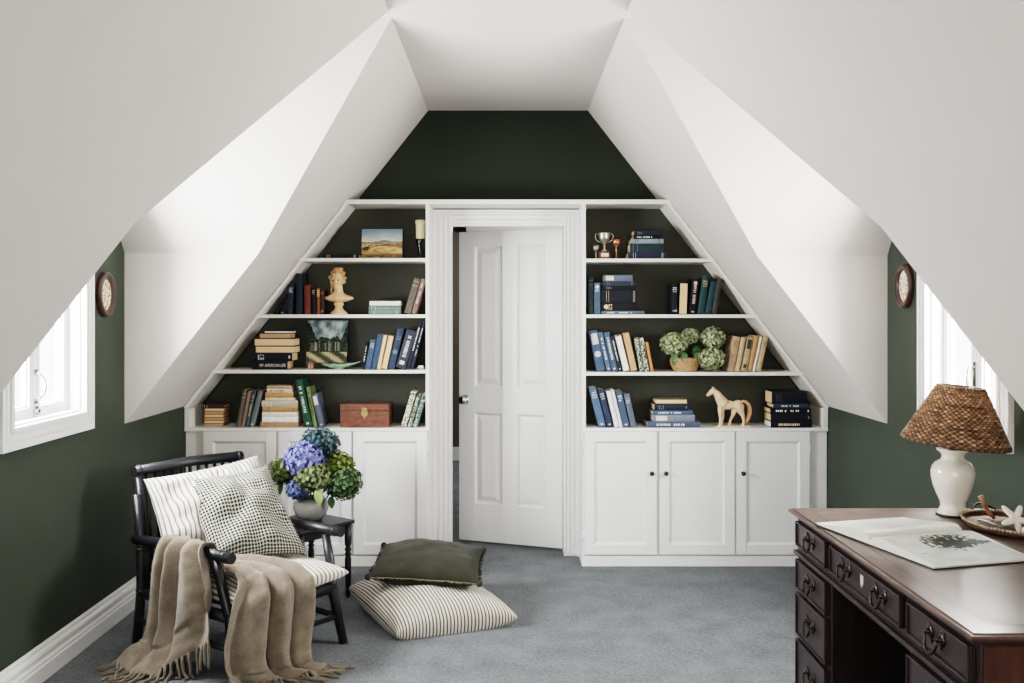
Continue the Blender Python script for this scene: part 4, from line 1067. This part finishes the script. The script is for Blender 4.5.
# ------------------------------------------------------------------ TABLE LAMP
lp = empty('table_lamp', (1.576, 3.33, DZ+.001))
tag(lp, 'white ceramic urn table lamp with a tilted wicker shade on the desk', 'lamp')
CER = M('ivory_glazed_ceramic',(226,220,206),.18,var=.05,scale=14,coat=.4)
MB().lathe([(.050,0),(.053,.006),(.053,.012),(.046,.022),(.041,.032),(.043,.048),(.055,.075),(.066,.105),(.072,.135),(.073,.155),(.069,.172),(.058,.186),(.044,.194),(.038,.202),(.037,.211),(.043,.222),(.054,.230),(.054,.234),(.044,.234),(.02,.23),(.0001,.23)], n=48).build('base', CER, lp)
MB().lathe([(.052,-.0005),(.056,.0),(.056,.006),(.05,.008)], n=40).build('foot_ring', M('dark_foot',(48,42,38),.5), lp)
ne = MB(); ne.lathe([(.014,.23),(.016,.238),(.010,.243),(.009,.26),(.018,.262),(.018,.30),(.004,.302)], n=20)
ne.tube([(0,0,.29),(0,0,.44)], .003, 8)
for q in range(3): ne.tube([(0,0,.438),(.078*math.cos(q*2.094),.078*math.sin(q*2.094),.452)], .002, 6)
ne.build('fitting', M('brass_fitting',(150,120,80),.3,.9), lp)
MB().ell((0,0,.335),(.028,.028,.036),16,12).build('bulb', M('frosted_bulb',(236,232,222),.3), lp)
sh = MB(); sdz0, sdz1, r0, r1 = .256, .450, .175, .077
NR, NS = 27, 84
for r in range(NR):
    q = r/(NR-1); z = sdz0+(sdz1-sdz0)*q; rr = r0+(r1-r0)*q
    amp = .0036 if 0 < r < NR-1 else .0
    pts = []; SEG = 3
    ph0 = 0 if r % 2 else math.pi
    for j in range(NS*SEG+1):
        a = 2*math.pi*j/(NS*SEG)
        pts.append(((rr+amp*math.sin(a*NS/2+ph0))*math.cos(a), (rr+amp*math.sin(a*NS/2+ph0))*math.sin(a), z + random.uniform(-.0006,.0006)))
    pts[-1] = pts[0]
    f0 = len(sh.f)
    sh.tube(pts, .0041 if amp else .0058, 6, caps=False, col=(1,1,1,1))
    rc = random.Random(r*7+1); tone = rc.uniform(.86,1.12); cur = None; last = None
    for fi in range(f0, len(sh.f)):
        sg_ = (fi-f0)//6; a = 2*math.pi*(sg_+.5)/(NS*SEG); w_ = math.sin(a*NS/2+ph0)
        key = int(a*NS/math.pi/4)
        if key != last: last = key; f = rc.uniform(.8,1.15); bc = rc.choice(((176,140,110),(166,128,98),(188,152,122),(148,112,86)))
        k = tone*f*(.62+.38*max(0,w_+.35)/1.35)*(.92+.22*q)  # colour carries shade on tucked-under strands and backlight towards the top
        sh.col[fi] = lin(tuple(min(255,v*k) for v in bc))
for j in range(NS):
    a = 2*math.pi*(j+.25)/NS
    sh.tube([((r0)*math.cos(a),(r0)*math.sin(a),sdz0),((r1)*math.cos(a),(r1)*math.sin(a),sdz1)], .0023, 5, caps=False, col=lin((120,80,52)))
sh.v = [tuple(v) for v in sh.v]
WICK = attrmat('woven_wicker', .7, spec=.3)
so = sh.build('lamp_shade', WICK, lp)
so.rotation_euler = (R(1.5), R(5.5), 0); so.location = (-.020,0,.004)

# ------------------------------------------------------------------ TRAY WITH FINDS
TRX, TRY = 1.672, 3.125
ty = empty('oval_tray', (TRX, TRY, DZ+.001)); tag(ty, 'oval brown tray with a beaded silver rim on the desk by the lamp', 'tray')
tx_, tl2 = .138, .178
TRW = M('dark_bronze_tray',(112,88,72),.3,.5,var=.25,scale=30); RIMM = M('worn_silver_rim',(176,160,140),.3,.8,var=.2,scale=50)
MB().lathe([(.90,0),(.94,.003),(.98,.010),(1.0,.021),(.985,.021),(.95,.011),(.90,.006),(.0001,.005)], n=56, sx=tx_, sy=tl2).build('dish', TRW, ty)
bd_ = MB()
for j in range(84):
    a = 2*math.pi*j/84; bd_.ell((tx_*math.cos(a), tl2*math.sin(a), .022),(.0062,.0062,.0052),8,6)
bd_.build('beaded_rim', RIMM, ty)
for sg in (-1,1):
    MB().tube([(sg*.03*0+q, sg*(tl2+.0-.002+.028*math.sin(math.pi*(q+.045)/.09)),   .022+.020*math.sin(math.pi*(q+.045)/.09)) for q in [-.045+.09*k/10 for k in range(11)]], .0035, 8).build('handle', M('black_iron',(34,30,28),.4,.6), ty)
# driftwood, starfish, shell
dws = MB().tube([(0,0,0),(-.018,-.004,.018),(-.030,-.002,.04),(-.042,0,.066),(-.046,.002,.076)],[.005,.007,.008,.009,.010],10).build('wooden_stick', M('weathered_stick',(164,126,98),.7,var=.25,scale=30,rgb2=(110,72,48)), None, (TRX-.005, TRY+.10, DZ+.013))
tag(dws, 'short weathered wooden stick propped on the tray rim', 'stick')
sf = MB(); 
sf.ell((0,0,0),(.020,.020,.010),12,8)
for k in range(5):
    a = R(54) + k*2*math.pi/5
    d = Vector((math.cos(a), math.sin(a), 0)); sf.tube([d*.0, d*.018, d*.036, d*.050, d*.056],[.010,.0115,.011,.008,.003],10)
sf.v = [(v[0],v[1],v[2]*.62) for v in sf.v]
so2 = sf.build('starfish', M('bleached_starfish',(236,230,220),.8,var=.05,scale=80,bump=.5,bscale=150), None, (TRX-.008, TRY-.045, DZ+.042), (R(58),R(0),R(4)), remesh=.002, smoothit=2)
tag(so2, 'bleached white starfish standing tilted in the oval tray', 'starfish')
sh2 = MB()
for k in range(16):
    t = k/15; a = t*4*math.pi; r = .016*(1-t)**.8
    sh2.ell((-.02+.05*t, r*.55*math.cos(a), .012+r*.55*math.sin(a)),(.010*(1-t)+.003,.012*(1-t)+.002,.012*(1-t)+.002),10,6)
tag(sh2.build('seashell', M('peach_shell',(232,204,180),.4,var=.15,scale=30), None, (TRX+.015,TRY-.105,DZ+.007), (0,0,R(30)), remesh=.0018, smoothit=1), 'peach coloured spiral seashell in the front of the oval tray', 'shell')
sh3 = MB(); rows = []
for i in range(9):
    t = i/8; rows.append([(.045*t*math.cos(R(-60+120*j/16))*(1+.03*(j%2)), .045*t*math.sin(R(-60+120*j/16))*(1+.03*(j%2)), .004+.012*math.sin(math.pi*t*.6)*(1-((j-8)/8)**2)+.0015*(j%2)*t) for j in range(17)])
sh3.grid(rows, True)
tag(sh3.build('seashell', M('pale_scallop',(222,212,200),.5,var=.1,scale=30), None, (TRX-.055,TRY+.015,DZ+.012), (0,0,R(200)), solid=.002), 'flat pale scallop shell lying in the left of the oval tray', 'shell')

# ------------------------------------------------------------------ ARMCHAIR (local: +y faces out of the chair, +x towards the camera side)
CC = Vector((-1.193, 4.19, 0)); CA = math.atan2(-.79, -.615); CA = math.atan2(-.789, -.614)
ch_ = empty('armchair', CC, CA)
tag(ch_, 'black cane-frame armchair with spindle back by the left wall', 'armchair')
CM = Matrix.Translation(CC) @ Matrix.Rotation(CA, 4, 'Z')
def cw(x, y, z): return CM @ Vector((x,y,z))
hw, hd_ = .29, .355
def bam(mb, pts, r, nodes=()):
    mb.tube(pts, r, 12)
    pts = [Vector(q) for q in pts]
    if isinstance(r, list): r = max(r)*.95
    for t in nodes:
        f = t*(len(pts)-1); i = min(int(f), len(pts)-2); q = pts[i].lerp(pts[i+1], f-i); d = (pts[i+1]-pts[i]).normalized()
        mb.tube([q-d*.006, q-d*.002, q+d*.002, q+d*.006], [r*1.0, r*1.14, r*1.14, r*1.0], 12)
AZ = .49
for sg in (-1,1):
    m1 = MB(); bam(m1, [(sg*hw,-hd_,.0),(sg*(hw-.005),-hd_+.03,.25),(sg*(hw-.005),-hd_+.03,.46),(sg*(hw-.0),-hd_+.0,.67)], .021, (.33,.62)); m1.build('rear_leg', BLACK, ch_)
    m2 = MB(); bam(m2, [(sg*hw,hd_,.0),(sg*(hw-.02),hd_-.055,.25),(sg*(hw-.005),hd_-.085,.36),(sg*hw,hd_-.12,AZ-.02)], [.019,.023,.021,.019], (.36,)); m2.build('front_leg', BLACK, ch_)
    m3 = MB(); bam(m3, [(sg*hw,-hd_-.01,AZ-.02),(sg*hw,-.1,AZ-.005),(sg*hw,.15,AZ+.004),(sg*hw,hd_-.015,AZ+.004)], .0225, (.3,.93)); m3.build('armrest', BLACK, ch_)
    m4 = MB(); bam(m4, [(sg*(hw-.01),-hd_+.03,.235),(sg*(hw-.02),hd_-.055,.245)], .024); bam(m4, [(sg*hw,-hd_+.015,.115),(sg*(hw-.012),hd_-.03,.12)], .0135); m4.build('side_rail', BLACK, ch_)
    m5 = MB(); bam(m5, [(sg*(hw-.028),-hd_+.06,.25),(sg*(hw-.025),-hd_+.005,.52),(sg*(hw-.025),-hd_-.028,.765)], .019, (.3,.6)); m5.build('back_post', BLACK, ch_)
m6 = MB(); bam(m6, [(-hw+.004,-hd_-.028,.768),(0,-hd_-.040,.776),(hw-.004,-hd_-.028,.768)], .024, (.04,.96)); m6.build('top_rail', BLACK, ch_)
m7 = MB(); bam(m7, [(-hw+.02,-hd_+.02,.36),(hw-.02,-hd_+.02,.36)], .016); m7.build('lower_back_rail', BLACK, ch_)
for k in range(11):
    x = -.225+.045*k
    MB().tube([(x,-hd_+.02,.36),(x,-hd_-.034,.765)], .0085, 8).build('spindle', BLACK, ch_)
m8 = MB(); bam(m8, [(-hw+.02,hd_-.055,.245),(hw-.02,hd_-.055,.245)], .026); m8.build('front_rail', BLACK, ch_)
m9 = MB(); bam(m9, [(-hw+.01,hd_-.03,.12),(hw-.01,hd_-.03,.12)], .0135); m9.build('stretcher', BLACK, ch_)
m10 = MB(); bam(m10, [(-hw+.02,-hd_+.03,.235),(hw-.02,-hd_+.03,.235)], .022)
for k in range(7): m10.box(-hw+.02+.084*k, -hw+.05+.084*k, -hd_+.03, hd_-.055, .238, .250)
m10.build('seat_slats', BLACK, ch_)

# ------------------------------------------------------------------ CUSHIONS
def pillow(name, cor, th, mat, label, n=34, pinch=.07, seed=0, wr=.010, su=1.0, sv=1.0, group=None, pw_=.42, sag=None):
    """cor: four corners bl, br, tr, tl (world). u runs bl->br"""
    bl_, br_, tr_, tl_ = [Vector(c) for c in cor]
    ctr = (bl_+br_+tr_+tl_)/4
    nrm = ((br_-bl_)+(tr_-tl_)).cross((tl_-bl_)+(tr_-br_)).normalized()
    def pt(u, v, sgn):
        uu = u*(1-pinch*(1-v*v)); vv = v*(1-pinch*(1-u*u))
        a, b2 = (uu+1)/2, (vv+1)/2
        p = bl_*(1-a)*(1-b2)+br_*a*(1-b2)+tr_*a*b2+tl_*(1-a)*b2
        e = max(0,(1-u*u))*max(0,(1-v*v))
        h = th/2*e**pw_
        wz = wr*noise.noise((u*2.1+seed, v*2.1, sgn*3))*min(1,e*4) + wr*.5*noise.noise((u*5+seed, v*4.3, sgn*3))*min(1,e*4)
        return p - ctr + nrm*(sgn*h + wz) 
    mb = MB()
    def arc(f):
        ps = [f(-math.cos(math.pi*i/n)) for i in range(n+1)]; L_ = [0.0]
        for a, b2 in zip(ps, ps[1:]): L_.append(L_[-1]+(b2-a).length)
        return [q/L_[-1] for q in L_]
    ut = arc(lambda u: pt(u, 0, 1)); vt = arc(lambda v: pt(0, v, 1))
    for sgn in (1,-1):
        rows = []
        for j in range(n+1):
            v = -math.cos(math.pi*j/n); rows.append([pt(-math.cos(math.pi*i/n), v, sgn) for i in range(n+1)])
        def uvf(r, c): return (ut[c]*su, vt[r]*sv)
        mb.grid(rows, True, uv=uvf, flip=(sgn < 0))
    o = mb.build(name, mat, None, ctr, None)
    md = o.modifiers.new('Weld','WELD'); md.merge_threshold = .0003
    tag(o, label, 'cushion', group)
    o['nrm'] = tuple(nrm)
    del o['nrm']
    def edge(side, t):      # point on the seam
        if side == 0: return pt(-1+2*t,-1,1)
        if side == 1: return pt(1,-1+2*t,1)
        if side == 2: return pt(1-2*t,1,1)
        return pt(-1,1-2*t,1)
    return o, edge, nrm
def fringe(parent, edge, nrm, sides, mat, ln=.014, per=60, r=.0013, seed=1):
    rnd = random.Random(seed); mb = MB()
    for sd in sides:
        for k in range(per):
            t = (k+.5)/per; p = edge(sd, t)
            d = Vector(p).normalized(); tg = (edge(sd, min(1,t+.01))-edge(sd, max(0,t-.01))).normalized()
            o_ = tg.cross(nrm).normalized()
            if o_.dot(d) < 0: o_ = -o_
            q = o_*ln*rnd.uniform(.7,1.25)+nrm*rnd.uniform(-.4,.4)*ln+tg*rnd.uniform(-.4,.4)*ln
            mb.tube([p-o_*.004, p+q*.5+nrm*rnd.uniform(-.002,.002), p+q], [r,r*.9,r*.5], 5)
    return mb.build('fringe', mat, parent)
TICK = fabric('ticking_stripe','stripe',(226,222,214),(126,118,111),26,.33)
TICKF = fabric('ticking_stripe_floor','stripe',(212,206,195),(92,86,82),42,.42)
TICKS = fabric('ticking_stripe_seat','stripe',(222,216,204),(124,114,102),28,.38)
GING = fabric('black_gingham','check',(190,188,175),(24,27,28),34,.60)
pillow('seat_cushion', [cw(.275,-.27,.325), cw(.275,.375,.318), cw(-.285,.395,.325), cw(-.285,-.27,.33)][::1], .135, TICKS, 'striped seat cushion on the black armchair', seed=3, pinch=.03, pw_=.32)
# stripes of the seat run front to back: u must run across the chair
o_ = bpy.data.objects['seat_cushion']; uvl = o_.data.uv_layers[0]
for q in uvl.data: q.uv = (q.uv[1], q.uv[0])
pillow('back_cushion', [(-1.465,4.03,.375), (-1.065,4.46,.39), (-1.215,4.555,.785), (-1.602,4.130,.745)], .21, TICK, 'large white ticking stripe cushion against the armchair back', seed=8, pinch=.07, wr=.034, pw_=.5)
o_, ed, nr = pillow('gingham_cushion', [(-1.262,4.035,.385), (-.900,4.225,.395), (-1.150,4.50,.745), (-1.485,4.215,.722)], .21, GING, 'black and white gingham cushion with frayed edges in front of the striped one', seed=12, pinch=.09, wr=.03, pw_=.5)
fringe(o_, ed, nr, (0,1,2,3), M('grey_fray',(120,116,108),.9), .014, 70, .0014)
pillow('floor_cushion', [(-.500,4.215,.03), (.045,4.41,.045), (-.265,4.90,.09), (-.80,4.71,.095)], .26, TICKF, 'cream and grey striped cushion lying on the carpet under the olive one', seed=21, pinch=.035, wr=.012, pw_=.36)
OLIV = M('olive_velvet',(48,48,39),.85,var=.18,scale=9,bump=.35,bscale=14,spec=.1,sheen=.08)
o_, ed, nr = pillow('olive_cushion', [(-.665,4.46,.222), (-.135,4.41,.205), (-.128,4.91,.238), (-.655,4.96,.250)], .19, OLIV, 'dark olive velvet cushion with frayed edge on top of the striped floor cushion', seed=31, pinch=.05, wr=.010, pw_=.48)
fringe(o_, ed, nr, (0,), M('pale_fray',(150,144,116),.9), .012, 110, .0016, 5)
fringe(o_, ed, nr, (1,2,3), M('dark_fray',(44,44,36),.9), .016, 80, .002, 6)
tb = MB()
for (sd,t) in ((0,0.0),(1,0.0),(2,0.0),(3,0.0)):
    q = ed(sd,t); tb.ell(q,(.016,.016,.016),10,8)
tb.build('corner_tuft', M('dark_fray',(44,44,36)), o_, bevel=0)

# ------------------------------------------------------------------ THROW
def catmull(p0,p1,p2,p3,t):
    return .5*((2*p1)+(p2-p0)*t+(2*p0-5*p1+4*p2-p3)*t*t+(3*p1-p0-3*p2+p3)*t**3)
def spline(pts, n):
    pts = [Vector(p) for p in pts]; out = []
    m_ = len(pts)-1
    for k in range(n+1):
        f = k/n*m_; i = min(int(f), m_-1); t = f-i
        out.append(catmull(pts[max(i-1,0)], pts[i], pts[i+1], pts[min(i+2,m_)], t))
    return out
TH = [
 [(.475,-.20,.016),(.50,-.07,.014),(.475,.04,.014),(.39,.14,.08),(.345,.285,.175)],
 [(.415,-.20,.055),(.43,-.09,.055),(.41,.02,.055),(.37,.13,.15),(.345,.285,.25)],
 [(.365,-.150,.085),(.370,-.08,.11),(.365,.01,.14),(.355,.13,.25),(.345,.28,.34)],
 [(.345,-.130,.24),(.348,-.07,.26),(.348,.02,.28),(.348,.13,.36),(.342,.275,.41)],
 [(.340,-.120,.40),(.340,-.05,.41),(.340,.03,.42),(.338,.12,.46),(.335,.250,.475)],
 [(.318,-.115,.505),(.318,-.04,.51),(.318,.03,.513),(.318,.11,.518),(.318,.205,.522)],
 [(.270,-.110,.512),(.270,-.04,.514),(.270,.03,.516),(.270,.11,.518),(.270,.19,.518)],
 [(.250,-.080,.450),(.250,-.01,.450),(.248,.06,.452),(.248,.13,.455),(.250,.20,.450)],
 [(.185,.0,.425),(.20,.07,.420),(.215,.13,.415),(.225,.18,.412),(.24,.225,.408)],
 [(.10,.10,.430),(.15,.15,.428),(.18,.20,.425),(.21,.24,.420),(.25,.27,.415)],
 [(.03,.24,.425),(.09,.26,.425),(.14,.28,.422),(.19,.30,.418),(.255,.315,.410)],
 [(-.035,.355,.400),(.04,.365,.402),(.12,.37,.400),(.20,.375,.396),(.29,.375,.385)],
 [(-.045,.430,.340),(.04,.435,.340),(.13,.435,.338),(.24,.435,.335),(.365,.425,.310)],
 [(-.040,.445,.22),(.05,.450,.22),(.14,.450,.22),(.26,.450,.22),(.400,.435,.20)],
 [(-.005,.460,.10),(.07,.465,.10),(.16,.460,.11),(.27,.455,.12),(.400,.440,.12)],
 [(.0,.490,.035),(.07,.490,.03),(.15,.475,.04),(.255,.46,.055),(.385,.445,.065)],
 [(-.045,.535,.014),(.02,.555,.014),(.11,.535,.014),(.235,.475,.02),(.37,.450,.035)],
]
NU, NV = 48, 150
colsT = [spline([r[c] for r in TH], NV) for c in range(5)]
G = [spline([colsT[c][j] for c in range(5)], NU) for j in range(NV+1)]
# folds along the normals of the surface
def fold_amp(v):
    if v < .10: return .014+.08*v
    if v < .28: return .036
    if v < .34: return .036-(v-.28)*.4
    if v < .45: return .010
    if v < .66: return .014
    if v < .74: return .010+(v-.66)*.22
    return .034 if v < .93 else .016
out = []
for j in range(NV+1):
    v = j/NV; rowp = []
    for i in range(NU+1):
        u = i/NU
        du = G[j][min(i+1,NU)]-G[j][max(i-1,0)]; dv = G[min(j+1,NV)][i]-G[max(j-1,0)][i]
        nr = du.cross(dv); nr = nr.normalized() if nr.length > 1e-9 else Vector((0,0,1))
        ph = 1.3*noise.noise((v*3,0,1))
        th0 = 2*math.pi*(3.3*u+.35*ph)+1.0; fo = 2.2*abs(math.sin(th0/2))**.75-1.3+.22*math.sin(2*math.pi*(5.1*u+.5*ph)+v*7)
        dsp = fold_amp(v)*fo + .006*noise.noise((u*6, v*30, 2))
        q = G[j][i]+nr*dsp
        q.z = max(q.z, .008)
        rowp.append(q)
    out.append(rowp)
m, N, L, b = newmat('beige_linen_wool')
b.inputs['Roughness'].default_value = .95; b.inputs['Specular IOR Level'].default_value = .1; b.inputs['Sheen Weight'].default_value = .25
tc = N.new('ShaderNodeTexCoord'); n1 = N.new('ShaderNodeTexNoise'); n1.inputs['Scale'].default_value = 260; n1.inputs['Detail'].default_value = 3
n2 = N.new('ShaderNodeTexNoise'); n2.inputs['Scale'].default_value = 18
L.new(tc.outputs['Object'], n1.inputs['Vector']); L.new(tc.outputs['Object'], n2.inputs['Vector'])
cr = N.new('ShaderNodeValToRGB'); cr.color_ramp.elements[0].color = lin((90,81,70)); cr.color_ramp.elements[1].color = lin((137,126,111)); cr.color_ramp.elements[0].position = .3; cr.color_ramp.elements[1].position = .7
L.new(mathn(N,L,'ADD',mathn(N,L,'MULTIPLY',n1.outputs['Fac'],.6),mathn(N,L,'MULTIPLY',n2.outputs['Fac'],.4)), cr.inputs['Fac']); L.new(cr.outputs['Color'], b.inputs['Base Color'])
bp = N.new('ShaderNodeBump'); bp.inputs['Strength'].default_value = .4; bp.inputs['Distance'].default_value = .004
L.new(n1.outputs['Fac'], bp.inputs['Height']); L.new(bp.outputs['Normal'], b.inputs['Normal'])
LINEN = m
tb = MB(); tb.grid(out, True)
th_ = tb.build('throw_blanket', LINEN, None, CC, (0,0,CA), solid=.006, sub=1)
tag(th_, 'beige fringed throw blanket draped over the armchair arm and seat', 'blanket')
rnd = random.Random(4)
for (j, jn) in ((0,1),(NV,NV-1)):
    fr_ = MB()
    for k in range(24):
        i = int((k+.5)/24*NU); p0 = out[j][i]; d = (out[j][i]-out[jn][i]).normalized()
        side = (out[j][min(i+1,NU)]-out[j][max(i-1,0)]).normalized()
        ln = rnd.uniform(.085,.115); pts = [p0 - d*.004]
        cur = p0.copy(); dd = d.copy()
        for q in range(5):
            dd = (dd*.6 + Vector((0,0,-.55)) + side*rnd.uniform(-.25,.25)).normalized()
            nx = cur + dd*ln/5
            if nx.z < .007:
                dd.z = 0; dd = (dd + d*.5 + side*rnd.uniform(-.8,.8)); dd.z = 0; dd.normalize(); nx = cur + dd*ln/5; nx.z = .007
            cur = nx; pts.append(cur.copy())
        fr_.tube(pts, [.0066,.0058,.0066,.0056,.0060,.004], 7)
    fr_.build('fringe', LINEN, th_)

# ------------------------------------------------------------------ SIDE TABLE
wv = Vector((.614,.789,0)); dv_ = Vector((.789,-.614,0))
Rc = Vector((-.795, 4.883, 0))
tcn = Rc - wv*.18 - dv_*.17
tbl = empty('side_table', tcn, CA); tag(tbl, 'small black side table with turned legs beside the armchair', 'table')
hx_, hy_ = .18, .17
MB().box(-hx_,hx_,-hy_,hy_,.384,.401).build('table_top', BLACK, tbl, bevel=.004)
ap = MB(); 
for sg in (-1,1): ap.box(-hx_+.03,hx_-.03,sg*(hy_-.03)-.008,sg*(hy_-.03)+.008,.34,.384); ap.box(sg*(hx_-.03)-.008,sg*(hx_-.03)+.008,-hy_+.03,hy_-.03,.34,.384)
ap.build('apron', BLACK, tbl)
for sx2 in (-1,1):
    for sy2 in (-1,1):
        MB().lathe([(.010,0),(.013,.02),(.015,.10),(.017,.20),(.012,.215),(.018,.225),(.012,.235),(.019,.25),(.012,.262),(.017,.275),(.018,.30),(.018,.384)], (sx2*(hx_-.025),sy2*(hy_-.025),0), 16).build('leg', BLACK, tbl)

# ------------------------------------------------------------------ LIGHT
w = bpy.data.worlds.new('daylight'); scn.world = w; w.use_nodes = True
bg = w.node_tree.nodes['Background']; bg.inputs['Color'].default_value = (.92,.96,1,1); bg.inputs['Strength'].default_value = 4.0
def area(name, loc, rot, sx, sy, power, col):
    l = bpy.data.lights.new(name, 'AREA'); l.shape = 'RECTANGLE'; l.size = sx; l.size_y = sy; l.energy = power; l.color = col
    o = bpy.data.objects.new(name, l); COL.objects.link(o); o.location = loc; o.rotation_euler = rot
    return o
area('daylight_left', (XL-.125, 3.84, 1.475), (0, R(-90+2), 0), .90, .62, 148, (.97,.985,1))
area('daylight_right', (XR+.125, 3.84, 1.475), (0, R(90-2), 0), .90, .62, 92, (1,.985,.96))
area('rear_fill', (0, YN+.05, 1.25), (R(90), 0, 0), 2.2, 1.5, 58, (1,.985,.96))  # fill light added behind the camera for a supposed rear window
pl = bpy.data.lights.new('hall_fill','POINT'); pl.energy = 60; pl.shadow_soft_size = .15; po = bpy.data.objects.new('hall_fill', pl); COL.objects.link(po); po.location = (.6, 8.2, 2.1)  # unseen point light added to brighten the hallway ceiling above the door

# ------------------------------------------------------------------ CAMERA
cam = bpy.data.cameras.new('camera'); co = bpy.data.objects.new('camera', cam); COL.objects.link(co)
co.location = (0, 0, CAMZ); co.rotation_euler = (R(90), 0, 0)
cam.sensor_fit = 'HORIZONTAL'; cam.sensor_width = 36; cam.lens = F/1024*36
cam.shift_x = (512-CX)/1024; cam.shift_y = -(341.5-CY)/1024
cam.clip_start = .05
scn.camera = co
scn.view_settings.view_transform = 'Filmic'
scn.view_settings.look = 'High Contrast'
scn.view_settings.exposure = .46
